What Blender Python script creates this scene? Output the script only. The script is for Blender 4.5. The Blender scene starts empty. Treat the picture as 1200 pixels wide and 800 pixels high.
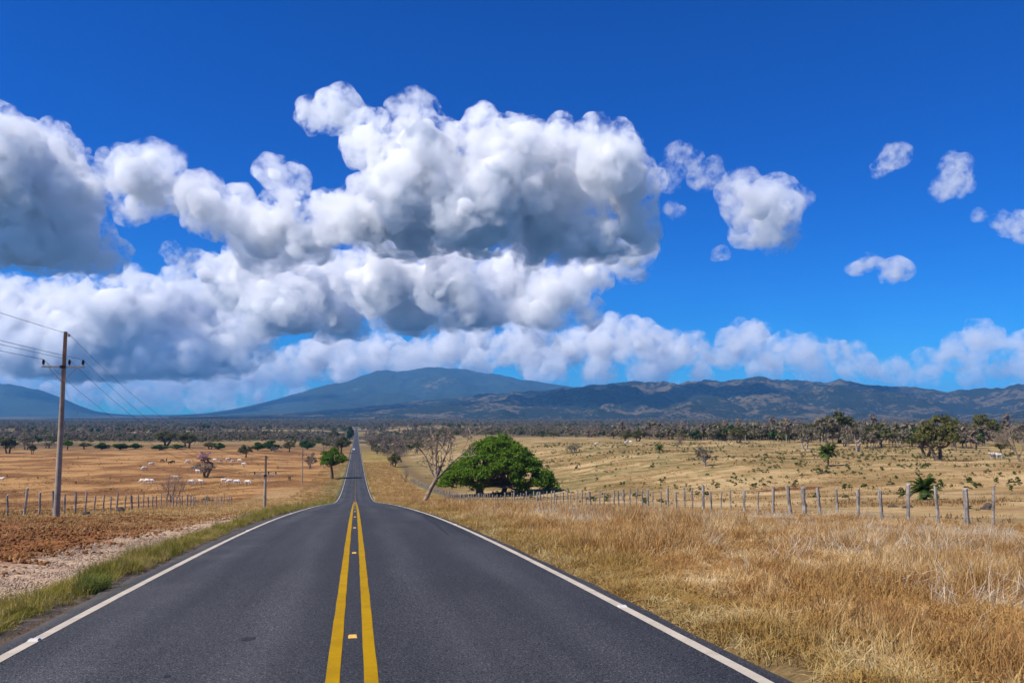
import bpy, bmesh, math, random
import numpy as np
from mathutils import Vector, Matrix

R = math.radians
sc = bpy.context.scene
col = sc.collection

# ------------------------------------------------------------------ camera, sky, sun, exposure
YAW, PIT, FOC, CAMZ = R(11.0), R(5.145), 933.0, 1.8
cd = bpy.data.cameras.new('camera'); cam = bpy.data.objects.new('camera', cd); col.objects.link(cam)
cam.location = (0, 0, CAMZ); cam.rotation_euler = (R(90) + PIT, 0, -YAW)
cd.sensor_width = 36; cd.lens = FOC / 1200 * 36; cd.clip_start = .1; cd.clip_end = 150000
sc.camera = cam

SUN_AZ, SUN_EL = R(-104), R(50)
w = bpy.data.worlds.new('World'); sc.world = w; w.use_nodes = True
nt = w.node_tree; bg = nt.nodes['Background']
sk = nt.nodes.new('ShaderNodeTexSky'); sk.sky_type = 'NISHITA'; sk.sun_disc = False
sk.sun_elevation = SUN_EL; sk.sun_rotation = SUN_AZ; sk.altitude = 1500
sk.air_density = 1; sk.dust_density = 0; sk.ozone_density = 2
hs = nt.nodes.new('ShaderNodeHueSaturation'); hs.inputs['Saturation'].default_value = 1.5
nt.links.new(sk.outputs[0], hs.inputs['Color'])
mx = nt.nodes.new('ShaderNodeMix'); mx.data_type = 'RGBA'; mx.blend_type = 'MULTIPLY'; mx.inputs[0].default_value = 1
nt.links.new(hs.outputs[0], mx.inputs[6]); mx.inputs[7].default_value = (.06, .5, .95, 1)
nt.links.new(mx.outputs[2], bg.inputs[0]); bg.inputs[1].default_value = .1

sd = bpy.data.lights.new('sun', 'SUN'); sun = bpy.data.objects.new('sun', sd); col.objects.link(sun)
sd.energy = 5; sd.angle = R(.5); sd.color = (1, .94, .86)
SUNV = Vector((math.sin(SUN_AZ) * math.cos(SUN_EL), math.cos(SUN_AZ) * math.cos(SUN_EL), math.sin(SUN_EL)))
sun.rotation_euler = SUNV.to_track_quat('Z', 'Y').to_euler()
sc.view_settings.view_transform = 'Standard'; sc.view_settings.look = 'None'
sc.view_settings.gamma = 1; sc.view_settings.exposure = .45
sc.cycles.max_bounces = 14; sc.cycles.volume_bounces = 11; sc.cycles.diffuse_bounces = 3
sc.cycles.transparent_max_bounces = 24

# ------------------------------------------------------------------ helpers
FW = Vector((math.sin(YAW) * math.cos(PIT), math.cos(YAW) * math.cos(PIT), math.sin(PIT)))
RT = Vector((math.cos(YAW), -math.sin(YAW), 0)); UP = RT.cross(FW)
VD = Vector((math.sin(YAW), math.cos(YAW), 0))

def direction(px, py): return FW + RT * ((px - 600) / FOC) - UP * ((py - 400) / FOC)
def sky_point(px, py, d): return Vector((0, 0, CAMZ)) + direction(px, py) * d

def tag(o, label=None, cat=None, group=None, kind=None):
    if label: o['label'] = label
    if cat: o['category'] = cat
    if group: o['group'] = group
    if kind: o['kind'] = kind
    return o

def mesh(name, V, F, mats=(), smooth=False, mi=None):
    """V (n,3); F one array of polygons or a list of arrays with different sides"""
    if not isinstance(F, (list, tuple)): F = [F]
    F = [np.asarray(f, 'i') for f in F if len(f)]
    me = bpy.data.meshes.new(name); V = np.asarray(V, 'f')
    me.vertices.add(len(V)); me.vertices.foreach_set('co', V.ravel())
    tot = np.concatenate([np.full(len(f), f.shape[1], 'i') for f in F])
    lp = np.concatenate([f.ravel() for f in F])
    me.loops.add(len(lp)); me.loops.foreach_set('vertex_index', lp)
    me.polygons.add(len(tot)); me.polygons.foreach_set('loop_start', np.concatenate([[0], np.cumsum(tot)[:-1]]).astype('i'))
    for m in (mats if isinstance(mats, (list, tuple)) else [mats]): me.materials.append(m)
    if mi is not None: me.polygons.foreach_set('material_index', np.asarray(mi, 'i'))
    me.polygons.foreach_set('use_smooth', np.full(len(tot), smooth))
    me.update(calc_edges=True); me.validate()
    return me

def link(name, me, parent=None, loc=None):
    o = bpy.data.objects.new(name, me); col.objects.link(o)
    if parent: o.parent = parent
    if loc is not None: o.location = loc
    return o

def empty(name, loc, rz=0, s=1):
    o = bpy.data.objects.new(name, None); col.objects.link(o); o.location = loc; o.rotation_euler = (0, 0, rz); o.scale = (s, s, s)
    o.empty_display_size = .2
    return o

class MB:
    def __init__(s): s.V = []; s.T = []; s.Q = []; s.n = 0
    def add(s, V, T=None, Q=None):
        V = np.asarray(V, 'f').reshape(-1, 3)
        if T is not None: s.T.append(np.asarray(T).reshape(-1, 3) + s.n)
        if Q is not None: s.Q.append(np.asarray(Q).reshape(-1, 4) + s.n)
        s.V.append(V); s.n += len(V)
    def tube(s, P, r, k=6, cap=True):
        P = np.asarray(P, float); n = len(P); r = np.broadcast_to(np.asarray(r, float), (n,))
        T = np.gradient(P, axis=0); T /= np.linalg.norm(T, axis=1)[:, None] + 1e-9
        ref = np.array([0, 0, 1.]) if abs(T[:, 2]).mean() < .8 else np.array([1., 0, 0])
        A = np.cross(T, ref); A /= np.linalg.norm(A, axis=1)[:, None] + 1e-9; B = np.cross(T, A)
        a = np.arange(k) * 2 * np.pi / k
        V = P[:, None] + r[:, None, None] * (A[:, None] * np.cos(a)[None, :, None] + B[:, None] * np.sin(a)[None, :, None])
        i = np.arange(n - 1)[:, None] * k; j = np.arange(k)[None]; j2 = (j + 1) % k
        Q = np.stack([i + j, i + j2, i + k + j2, i + k + j], -1).reshape(-1, 4)
        V = V.reshape(-1, 3); Tt = None
        if cap and k > 3:
            V = np.vstack([V, P[:1], P[-1:]]); c0 = n * k; jj = np.arange(k)
            Tt = np.vstack([np.stack([np.full(k, c0), jj, (jj + 1) % k], -1), np.stack([np.full(k, c0 + 1), (n - 1) * k + (jj + 1) % k, (n - 1) * k + jj], -1)])
        s.add(V, Tt, Q)
    def box(s, c, h, M=None):
        V = np.array([[x, y, z] for x in (-1, 1) for y in (-1, 1) for z in (-1, 1)], float) * np.asarray(h)
        if M is not None: V = V @ np.array(M.to_3x3()).T
        s.add(V + np.asarray(c), None, [[0, 1, 3, 2], [4, 6, 7, 5], [0, 4, 5, 1], [2, 3, 7, 6], [0, 2, 6, 4], [1, 5, 7, 3]])
    def mesh(s, name, mat, smooth=False):
        F = []
        if s.T: F.append(np.concatenate(s.T))
        if s.Q: F.append(np.concatenate(s.Q))
        return mesh(name, np.concatenate(s.V), F, mat, smooth)

def hashn(ix, iy, seed):
    h = (ix.astype(np.int64) * 374761393 + iy.astype(np.int64) * 668265263 + seed * 974634777) & 0xffffffff
    h = ((h ^ (h >> 13)) * 1274126177) & 0xffffffff
    h = (h ^ (h >> 16)) & 0xffff
    return h / 65535.0
def vnoise(x, y, seed=0):
    x = np.asarray(x, float); y = np.asarray(y, float); ix = np.floor(x); iy = np.floor(y); fx = x - ix; fy = y - iy
    fx = fx * fx * fx * (fx * (fx * 6 - 15) + 10); fy = fy * fy * fy * (fy * (fy * 6 - 15) + 10)
    a = hashn(ix, iy, seed); b = hashn(ix + 1, iy, seed); c = hashn(ix, iy + 1, seed); d = hashn(ix + 1, iy + 1, seed)
    return (a + (b - a) * fx) * (1 - fy) + (c + (d - c) * fx) * fy
def fbm(x, y, o=4, seed=0):
    s = 0; a = .5; t = 0
    for i in range(o):
        s = s + a * (vnoise(x, y, seed + i * 17) - .5); t += a; a *= .5; x = np.asarray(x) * 2.03 + 11.3; y = np.asarray(y) * 2.03 + 4.7
    return s / t * 2
def smooth(v, a, b):
    t = np.clip((np.asarray(v, float) - a) / (b - a), 0, 1); return t * t * (3 - 2 * t)

# ------------------------------------------------------------------ materials
def new_mat(name):
    m = bpy.data.materials.new(name); m.use_nodes = True; t = m.node_tree
    return m, t, t.nodes['Principled BSDF']
class NT:
    def __init__(s, t): s.t = t
    def n(s, typ, **k):
        o = s.t.nodes.new('ShaderNode' + typ)
        for a, b in k.items(): setattr(o, a, b)
        return o
    def l(s, a, b): s.t.links.new(a, b)
    def pos(s):
        return s.n('NewGeometry').outputs['Position']
    def xyz(s, v):
        o = s.n('SeparateXYZ'); s.l(v, o.inputs[0]); return o.outputs
    def noise(s, v, scale, detail=4, rough=.55, sx=None, dist=0):
        if sx:
            m = s.n('Mapping'); s.l(v, m.inputs[0]); m.inputs['Scale'].default_value = sx; v = m.outputs[0]
        o = s.n('TexNoise'); s.l(v, o.inputs['Vector']); o.inputs['Scale'].default_value = scale; o.inputs['Detail'].default_value = detail
        o.inputs['Roughness'].default_value = rough; o.inputs['Distortion'].default_value = dist; return o.outputs['Fac']
    def ramp(s, f, a, b, lo=0., hi=1., sm=True):
        o = s.n('MapRange'); o.interpolation_type = 'SMOOTHSTEP' if sm else 'LINEAR'; s.l(f, o.inputs[0])
        o.inputs[1].default_value = a; o.inputs[2].default_value = b; o.inputs[3].default_value = lo; o.inputs[4].default_value = hi; return o.outputs[0]
    def math(s, op, a, b=None):
        o = s.n('Math'); o.operation = op
        for i, v in enumerate((a, b)):
            if v is None: continue
            if isinstance(v, (int, float)): o.inputs[i].default_value = v
            else: s.l(v, o.inputs[i])
        return o.outputs[0]
    def mix(s, f, a, b, mode='MIX'):
        o = s.n('Mix'); o.data_type = 'RGBA'; o.blend_type = mode
        for i, v in ((0, f), (6, a), (7, b)):
            if isinstance(v, (int, float)): o.inputs[i].default_value = v
            elif isinstance(v, tuple): o.inputs[i].default_value = v + (1,)
            else: s.l(v, o.inputs[i])
        return o.outputs[2]
    def bump(s, h, bs, st=.5, d=.02):
        o = s.n('Bump'); s.l(h, o.inputs['Height']); o.inputs['Strength'].default_value = st; o.inputs['Distance'].default_value = d; s.l(o.outputs[0], bs.inputs['Normal'])

def simple(name, c1, c2, scale=3, rough=.85, bump=0, detail=5, bd=.02, sx=None):
    m, t, b = new_mat(name); N = NT(t); p = N.n('TexCoord').outputs['Object']
    f = N.noise(p, scale, detail, .6, sx); N.l(N.mix(N.ramp(f, .35, .65), c1, c2), b.inputs['Base Color']); b.inputs['Roughness'].default_value = rough
    b.inputs['Specular IOR Level'].default_value = .25
    if bump: N.bump(f, b, bump, bd)
    return m
def leaf_mat(name, c1, c2, trans=.35, wscale=.02):
    m = bpy.data.materials.new(name); m.use_nodes = True; t = m.node_tree; t.nodes.clear(); N = NT(t)
    o = N.n('OutputMaterial'); oi = N.n('ObjectInfo'); g = N.n('NewGeometry')
    f = N.math('ADD', N.math('MULTIPLY', oi.outputs['Random'], .6), N.math('MULTIPLY', g.outputs['Random Per Island'], .4))
    c = N.mix(f, c1, c2)
    d = N.n('BsdfDiffuse'); tr = N.n('BsdfTranslucent'); N.l(c, d.inputs[0]); N.l(c, tr.inputs[0])
    ms = N.n('MixShader'); ms.inputs[0].default_value = trans; N.l(d.outputs[0], ms.inputs[1]); N.l(tr.outputs[0], ms.inputs[2]); N.l(ms.outputs[0], o.inputs[0])
    return m
M = {}
M['bark'] = simple('bark', (.09, .065, .045), (.18, .14, .1), 6, .9, .6)
M['pale_bark'] = simple('pale_bark', (.2, .16, .12), (.42, .37, .3), 4, .9, .5)
M['dead_wood'] = simple('dead_wood', (.14, .1, .07), (.34, .27, .2), 3, .9, .5)
M['dry_twigs'] = simple('dry_twigs', (.2, .145, .11), (.33, .25, .19), 2, .9)
M['leaf_bright'] = leaf_mat('leaf_bright', (.05, .115, .012), (.135, .215, .022))
M['leaf_dark'] = leaf_mat('leaf_dark', (.03, .07, .014), (.06, .115, .022))
M['leaf_olive'] = leaf_mat('leaf_olive', (.075, .08, .026), (.15, .145, .05))
M['leaf_grey'] = leaf_mat('leaf_grey', (.15, .13, .085), (.26, .225, .15))
M['leaf_brown'] = leaf_mat('leaf_brown', (.18, .135, .1), (.31, .24, .175))
M['leaf_pink'] = leaf_mat('leaf_pink', (.42, .24, .22), (.55, .38, .34))
M['leaf_palm'] = leaf_mat('leaf_palm', (.05, .09, .02), (.09, .13, .03))
M['post'] = simple('post', (.16, .135, .11), (.40, .36, .31), 7, .9, .6, 6, .01, (1, 1, .25))
M['wire'] = simple('wire', (.10, .085, .075), (.2, .17, .15), 5, .6)
M['concrete'] = simple('concrete', (.24, .2, .15), (.36, .31, .24), 1.2, .85, .3)
M['steel'] = simple('steel', (.22, .22, .23), (.33, .33, .34), 5, .5)
M['insulator'] = simple('insulator', (.012, .008, .008), (.03, .018, .014), 5, .3)
M['cable'] = simple('cable', (.02, .02, .022), (.04, .04, .042), 5, .5)
M['rock'] = simple('rock', (.04, .032, .027), (.09, .07, .055), 3, .95, .6)
M['white_paint'] = simple('white_paint', (.6, .52, .4), (.72, .65, .53), 9, .75, .2, 8)
M['cow_white'] = simple('cow_white', (.58, .53, .46), (.78, .74, .67), 2, .85)
M['cow_brown'] = simple('cow_brown', (.05, .03, .02), (.1, .06, .035), 2, .85)
M['white_metal'] = simple('white_metal', (.75, .75, .75), (.8, .8, .8), 1, .5)

# ------------------------------------------------------------------ lie of the land
SLY = np.array([-6000, -400, -60, 0, 12, 25, 40, 60, 90, 126, 150, 180, 215, 260, 330, 540, 1000, 1500, 2600, 90000.])
SLS = np.array([0, 0, -.03, -.055, -.07, -.082, -.095, -.1, -.1045, -.1045, -.084, -.06, -.042, -.03, -.022, -.016, -.013, -.005, 0, 0])
_yy = np.concatenate([np.arange(-6000, -400, 50.), np.arange(-400, 1000, .5), np.arange(1000, 30000, 10.)])
_ss = np.interp(_yy, SLY, SLS); _pp = np.concatenate([[0], np.cumsum((_ss[1:] + _ss[:-1]) / 2 * np.diff(_yy))]); _pp -= np.interp(0, _yy, _pp)
def P(y): return np.interp(y, _yy, _pp)
def soft_interp(y, ys, zs):
    ys = np.array(ys, float); zs = np.array(zs, float); out = 0
    for k in (-.12, -.06, 0, .06, .12): out = out + np.interp(np.asarray(y) * (1 + k), ys, zs)
    return out / 5
def FL(y): return soft_interp(y, [-400, 0, 50, 85, 115, 170, 230, 300, 520, 1000, 2000, 4500, 30000], [4, 0, -4.3, -7.8, -11.2, -17.5, -20.5, -21.8, -22.3, -28, -35, -37, -37])
def FR(y): return soft_interp(y, [-400, 0, 30, 60, 85, 140, 190, 270, 500, 1000, 2000, 4500, 30000], [4, 0, -2.3, -4.8, -6.3, -7.9, -9.4, -12.2, -16, -24, -32, -37, -37])
def H(x, y):
    x = np.asarray(x, float); y = np.asarray(y, float); p = P(y)
    wl = smooth(-x, 20, 80); wr = smooth(x, 25, 110)
    z = p + wl * (FL(y) - p) + wr * (FR(y) - p)
    r = np.hypot(x, y); a = np.abs(x)
    z = z + .16 * smooth(a, 4.6, 8) * fbm(x / 5, y / 5, 3, 3) * (1 - smooth(r, 150, 400))
    z = z + .55 * smooth(r, 120, 300) * smooth(a, 15, 60) * fbm(x / 70, y / 70, 4, 8)
    z = z + 5 * smooth(r, 700, 2500) * smooth(a, 30, 300) * fbm(x / 600, y / 600, 4, 21)
    # earth works beside the asphalt
    z = z - .10 * (1 - smooth(a, 3.62, 3.76)) - .04
    z = z + np.where(x < 0, -.22 * smooth(-x, 4.3, 5.6) + .15 * smooth(-x, 9, 14), -.06 * smooth(x, 4, 5) - .55 * smooth(x, 8, 21)) * (1 - smooth(r, 200, 500))
    return z
def ground_hit(px, py):
    d = direction(px, py); t = np.geomspace(2, 20000, 6000)
    z = CAMZ + d.z * t - H(d.x * t, d.y * t); i = int(np.argmax(z < 0))
    if i == 0: i = len(t) - 1
    a, b = t[max(i - 1, 0)], t[i]
    for _ in range(30):
        m = (a + b) / 2
        if CAMZ + d.z * m - float(H(d.x * m, d.y * m)) < 0: b = m
        else: a = m
    return Vector((d.x * b, d.y * b, float(H(d.x * b, d.y * b)))), b * 1.0
def on_ground(x, y, dz=0): return Vector((x, y, float(H(x, y)) + dz))

# ground sheet
def spaced(start, stop, st0, g):
    o = [start]; 
    while o[-1] < stop: o.append(o[-1] + max(st0, (o[-1] - start) * g + st0))
    o[-1] = stop; return o
xr = [3.6, 3.75, 3.9, 4.05, 4.3] + spaced(4.6, 23000, .33, .045)
xl = [3.6, 3.75, 3.9, 4.05] + list(np.arange(4.2, 16, .22)) + spaced(16.1, 23000, .3, .045)
XS = np.array(sorted([-v for v in xl] + [-1.8, 0, 1.8] + xr))
ys = list(np.arange(2.0, 24, .22)); 
while ys[-1] < 23000: ys.append(ys[-1] * 1.0125)
YS = np.array([-3500, -2000, -1000, -500, -250, -120, -60, -30, -15, -8, -4, -2, 0, 1] + ys)
gx, gy = np.meshgrid(XS, YS); gz = H(gx, gy)
rough = smooth(-gx, 5, 7) * (1 - smooth(-gx, 15, 22)) * (1 - smooth(gy, 40, 60))
gz = gz + rough * (.10 * fbm(gx / .9, gy / .9, 4, 5) + .05 * fbm(gx / .35, gy / .35, 2, 6))
nx = len(XS); i = np.arange(len(YS) - 1)[:, None] * nx; j = np.arange(nx - 1)[None]
GQ = np.stack([i + j, i + j + 1, i + nx + j + 1, i + nx + j], -1).reshape(-1, 4)

soil, _ = ground_hit(925, 573)
def ground_material():
    m, t, b = new_mat('ground_earth'); N = NT(t); p = N.pos(); X, Y, Z = N.xyz(p)
    big = N.noise(p, .02, 4, .6); mid = N.noise(p, .12, 5, .6); fine = N.noise(p, 1.6, 6, .7); tiny = N.noise(p, 9, 5, .7)
    rows = N.noise(p, .06, 5, .68, (1, 1, 1))
    wob = N.math('MULTIPLY', N.math('SUBTRACT', mid, .5), 10)
    Xw = N.math('ADD', X, wob)
    left = N.mix(N.ramp(N.math('ADD', N.math('MULTIPLY', rows, .5), N.math('MULTIPLY', N.noise(p, .035, 4, .6, (.95, 1.1, 1)), .5)), .44, .57), (.15, .06, .015), (.38, .205, .07))
    left = N.mix(N.math('MULTIPLY', N.ramp(fine, .48, .62), .45), left, (.47, .29, .12))
    left = N.mix(N.math('MULTIPLY', N.ramp(N.noise(p, .7, 4, .7), .4, .3), .6), left, (.11, .05, .014))
    right = N.mix(N.ramp(rows, .36, .6), (.29, .18, .068), (.47, .325, .15))
    right = N.mix(N.math('MULTIPLY', N.ramp(fine, .5, .66), .4), right, (.56, .42, .22))
    right = N.mix(N.math('MULTIPLY', N.ramp(N.noise(p, .6, 4, .7), .4, .3), .6), right, (.14, .085, .03))
    right = N.mix(N.math('MULTIPLY', N.ramp(N.noise(p, .03, 6, .7, (.8, 1.2, 1)), .45, .6), .7), right, (.20, .125, .042))
    right = N.mix(N.math('MULTIPLY', N.math('MULTIPLY', N.ramp(N.noise(p, .09, 6, .75), .44, .6), N.ramp(Y, 90, 200)), .85), right, (.13, .115, .035))
    right = N.mix(N.math('MULTIPLY', N.ramp(N.math('ADD', X, wob), 34, 27), .6), right, (.2, .14, .05))
    c = N.mix(N.ramp(Xw, -3, 3), left, right)
    # verge under the tall grass
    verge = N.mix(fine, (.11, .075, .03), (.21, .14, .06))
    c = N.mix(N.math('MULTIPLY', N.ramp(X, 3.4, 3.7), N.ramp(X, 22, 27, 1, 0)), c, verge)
    # straw-littered strip inside the left fence, red tilled earth and pale gravel near the road
    straw = N.mix(N.ramp(fine, .35, .65), (.24, .13, .045), (.46, .31, .14))
    c = N.mix(N.math('MULTIPLY', N.math('MULTIPLY', N.ramp(Xw, -24, -20), N.ramp(X, -3, -4, 0, 1)), N.ramp(Y, 180, 260, 1, 0)), c, straw)
    red = N.mix(N.ramp(N.noise(p, 1.1, 6, .7), .35, .65), (.10, .036, .012), (.27, .12, .043))
    rm = N.math('MULTIPLY', N.math('MULTIPLY', N.ramp(N.math('ADD', X, N.math('MULTIPLY', wob, .18)), -6.6, -7.6), N.ramp(N.math('ADD', X, wob), -27, -20)), N.ramp(N.math('ADD', Y, N.math('MULTIPLY', wob, 5)), 38, 60, 1, 0))
    c = N.mix(rm, c, red)
    grav = N.mix(N.ramp(N.noise(p, 14, 4, .7), .35, .65), (.27, .165, .1), (.55, .41, .285))
    gm = N.math('MULTIPLY', N.math('MULTIPLY', N.ramp(N.math('ADD', X, N.math('MULTIPLY', wob, .15)), -8.2, -6.8), N.ramp(X, -4.7, -4.1, 1, 0)), N.ramp(Y, 95, 150, 1, 0))
    c = N.mix(N.math('MULTIPLY', gm, .9), c, grav)
    edge = N.math('MULTIPLY', N.ramp(X, -4.6, -4.1), N.ramp(X, -3.8, -3.5, 1, 0))
    c = N.mix(edge, c, N.mix(tiny, (.05, .042, .034), (.14, .11, .085)))
    # green flush on the embankments past the crest
    gf = N.math('MULTIPLY', N.math('MULTIPLY', N.ramp(Y, 125, 175), N.ramp(Y, 330, 700, 1, 0)), N.math('MULTIPLY', N.ramp(N.math('ADD', X, N.math('MULTIPLY', wob, .5)), -11, -6), N.ramp(X, 4, 0)))
    c = N.mix(N.math('MULTIPLY', gf, N.ramp(fine, .35, .6)), c, (.135, .14, .045))
    gr = N.math('MULTIPLY', N.math('MULTIPLY', N.ramp(Y, 100, 140), N.ramp(Y, 500, 900, 1, 0)), N.math('MULTIPLY', N.ramp(X, 3, 4), N.ramp(Xw, 17, 22, 1, 0)))
    c = N.mix(gr, c, N.mix(N.ramp(N.math('ADD', N.math('MULTIPLY', rows, .5), N.math('MULTIPLY', N.noise(p, .5, 5, .7), .5)), .42, .58), (.17, .13, .03), (.36, .24, .075)))
    # bare soil patch in the right pasture
    vx = N.math('DIVIDE', N.math('SUBTRACT', X, soil.x), 5.5); vy = N.math('DIVIDE', N.math('SUBTRACT', Y, soil.y), 3.6)
    dd = N.math('ADD', N.math('ADD', N.math('MULTIPLY', vx, vx), N.math('MULTIPLY', vy, vy)), N.math('MULTIPLY', N.math('SUBTRACT', fine, .5), .5))
    c = N.mix(N.ramp(dd, .75, 1.05, 1, 0), c, (.16, .062, .022))
    # far plain: scrub-covered
    far = N.mix(N.ramp(N.noise(p, .0035, 6, .65, (.5, 1.3, 1)), .44, .58), (.055, .05, .028), (.26, .18, .075))
    rr = N.math('SQRT', N.math('ADD', N.math('MULTIPLY', X, X), N.math('MULTIPLY', Y, Y)))
    c = N.mix(N.ramp(N.math('ADD', rr, N.math('MULTIPLY', wob, 20)), 480, 900), c, far)
    farther = N.mix(N.ramp(N.noise(p, .0012, 6, .65, (.5, 1.6, 1)), .5, .68), (.028, .034, .022), (.2, .14, .07))
    c = N.mix(N.ramp(rr, 1800, 3500), c, farther)
    c = N.mix(.5, c, N.mix(N.ramp(tiny, .3, .7), (.45, .45, .45), (1.4, 1.4, 1.4)), 'MULTIPLY')
    N.l(c, b.inputs['Base Color']); b.inputs['Roughness'].default_value = .95; b.inputs['Specular IOR Level'].default_value = .1
    hgt = N.math('ADD', N.math('MULTIPLY', fine, 1.0), N.math('MULTIPLY', tiny, .4)); N.bump(hgt, b, .7, .12)
    return m
M['ground'] = ground_material()
g = link('ground', mesh('ground', np.stack([gx, gy, gz], -1).reshape(-1, 3), GQ, M['ground'], True)); tag(g, kind='structure')

# ------------------------------------------------------------------ road
def asphalt():
    m, t, b = new_mat('asphalt'); N = NT(t); p = N.pos(); X, Y, Z = N.xyz(p)
    f = N.noise(p, 55, 3, .8); v = N.n('TexVoronoi'); N.l(p, v.inputs['Vector']); v.inputs['Scale'].default_value = 60
    wear = N.noise(p, .5, 5, .6, (1.6, .12, 1)); bl = N.noise(p, .23, 4, .6)
    c = N.mix(N.ramp(f, .36, .64), (.004, .0042, .005), (.056, .057, .062))
    cs = N.n('SeparateColor'); N.l(v.outputs['Color'], cs.inputs[0])
    c = N.mix(N.math('MULTIPLY', N.ramp(cs.outputs[0], .8, 1.0), N.ramp(v.outputs['Distance'], .25, .4, 1, 0)), c, (.17, .17, .175))
    c = N.mix(N.ramp(wear, .35, .68), c, N.mix(1.0, c, (1.45, 1.43, 1.4), 'MULTIPLY'))
    c = N.mix(N.math('MULTIPLY', N.ramp(bl, .5, .7), .5), c, N.mix(1.0, c, (.75, .76, .8), 'MULTIPLY'))
    ax = N.math('ABSOLUTE', X)
    trk = N.math('ABSOLUTE', N.math('SUBTRACT', N.math('ABSOLUTE', N.math('SUBTRACT', ax, 1.72)), .8))
    c = N.mix(N.math('MULTIPLY', N.ramp(N.math('ADD', trk, N.math('MULTIPLY', N.math('SUBTRACT', bl, .5), .5)), .05, .45, 1, 0), .55), c, N.mix(1.0, c, (1.55, 1.52, 1.5), 'MULTIPLY'))
    c = N.mix(N.math('MULTIPLY', N.ramp(ax, .1, .5, 0, 1), N.math('MULTIPLY', N.ramp(N.noise(p, .8, 6, .75, (1, .25, 1)), .6, .72), .5)), c, N.mix(1.0, c, (.6, .6, .62), 'MULTIPLY'))
    c = N.mix(N.math('MULTIPLY', N.ramp(ax, 3.38, 3.6), N.ramp(N.noise(p, 3, 5, .7), .3, .6)), c, (.075, .066, .055))
    N.l(c, b.inputs['Base Color']); b.inputs['Roughness'].default_value = .8; b.inputs['Specular IOR Level'].default_value = .2
    N.bump(N.math('ADD', f, v.outputs['Distance']), b, .45, .006)
    return m
def line_paint(name, c1, c2):
    m, t, b = new_mat(name); N = NT(t); p = N.pos()
    f = N.noise(p, 40, 4, .7); g_ = N.noise(p, 2.2, 5, .7)
    c = N.mix(N.ramp(g_, .35, .7), c1, c2); c = N.mix(N.math('MULTIPLY', N.ramp(f, .58, .72), .6), c, (.07, .065, .055))
    N.l(c, b.inputs['Base Color']); b.inputs['Roughness'].default_value = .8; b.inputs['Specular IOR Level'].default_value = .08; N.bump(f, b, .35, .004); return m
M['asphalt'] = asphalt(); M['yellow'] = line_paint('yellow_paint', (.37, .215, .0), (.29, .165, .001)); M['white_line'] = line_paint('white_line_paint', (.48, .42, .33), (.38, .33, .26))
RY = np.concatenate([np.arange(-30, 0, 1.), np.arange(0, 60, .35), np.arange(60, 330, 1.5), np.geomspace(330, 2600, 120)])
def crown(x): return .035 - .015 * np.abs(x)
def ribbon(name, x0, x1, dz, mat, y0=-30, y1=2600, parent=None, nseg=1, wob=0, seed=0):
    yy = np.concatenate([[y0], RY[(RY > y0 + .05) & (RY < y1 - .05)], [y1]])
    xs = np.linspace(x0, x1, nseg + 1); V = []
    for k, x in enumerate(xs):
        xx = np.full(len(yy), x)
        if wob: xx = xx + wob * fbm(yy * 1.7, yy * 0 + k * 9.1, 3, seed + k) * 1.0
        V.append(np.stack([xx, yy, P(yy) + crown(xx) + dz], -1))
    V = np.stack(V, 1); n = nseg + 1; i = np.arange(len(yy) - 1)[:, None] * n; j = np.arange(nseg)[None]
    Q = np.stack([i + j, i + j + 1, i + n + j + 1, i + n + j], -1).reshape(-1, 4)
    return link(name, mesh(name, V.reshape(-1, 3), Q, mat, True), parent)
xsR = [-3.95, -3.68, -3.6, -1.9, 0, 1.9, 3.5, 3.57, 3.75]; V = []
for k, x in enumerate(xsR):
    e = fbm(RY * .9, RY * 0 + 3.3 * k, 4, 40) * (.16 if x < 0 else .05) * (abs(x) > 3.49)
    zz = P(RY) + crown(np.full(len(RY), x)) - (.16 if abs(x) > 3.7 else (.03 if k in (1, 7) else 0))
    V.append(np.stack([x + e, RY, zz], -1))
V = np.stack(V, 1); n = len(xsR); i = np.arange(len(RY) - 1)[:, None] * n; j = np.arange(n - 1)[None]
Q = np.stack([i + j, i + j + 1, i + n + j + 1, i + n + j], -1).reshape(-1, 4)
road = link('road', mesh('road', V.reshape(-1, 3), Q, M['asphalt'], True)); tag(road, kind='structure')
for s in (-1, 1):
    ribbon('edge_line', s * 3.3 - .062, s * 3.3 + .062, .004, M['white_line'], parent=road, wob=.006, seed=60 + s)
for s in (-1, 1):
    ribbon('centre_line', s * .155 - .058, s * .155 + .058, .004, M['yellow'], y1=142, parent=road, wob=.006, seed=70 + s)
for k in range(26):
    ribbon('dash', -.06, .06, .004, M['yellow'], 150 + k * 12, 155 + k * 12, road)
def stud_mesh(name, mat, w=.055):
    m_ = MB(); V = [[-w, -.05, 0], [w, -.05, 0], [w, .05, 0], [-w, .05, 0], [-w * .8, -.025, .018], [w * .8, -.025, .018], [w * .8, .025, .018], [-w * .8, .025, .018]]
    m_.add(V, None, [[0, 1, 5, 4], [1, 2, 6, 5], [2, 3, 7, 6], [3, 0, 4, 7], [4, 5, 6, 7]]); return m_.mesh(name, mat)
M['stud_y'] = simple('stud_amber', (.62, .36, .06), (.7, .45, .1), 20, .4); M['stud_w'] = simple('stud_white', (.5, .48, .43), (.58, .56, .5), 20, .5)
sy = stud_mesh('road_stud', M['stud_y'], .046); sw = stud_mesh('road_stud_white', M['stud_w'], .055)
yS = 8.55
for k in range(16): link('road_stud', sy, road, (0, yS + k * 8.6, float(P(yS + k * 8.6)) + .035 + .002))
for k in range(16):
    for s, y0 in ((-1, 9.45), (1, 9.75)):
        link('road_stud', sw, road, (s * 3.3, y0 + k * 8.6 * 2, float(P(y0 + k * 17.2)) + float(crown(3.3)) + .006))
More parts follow.
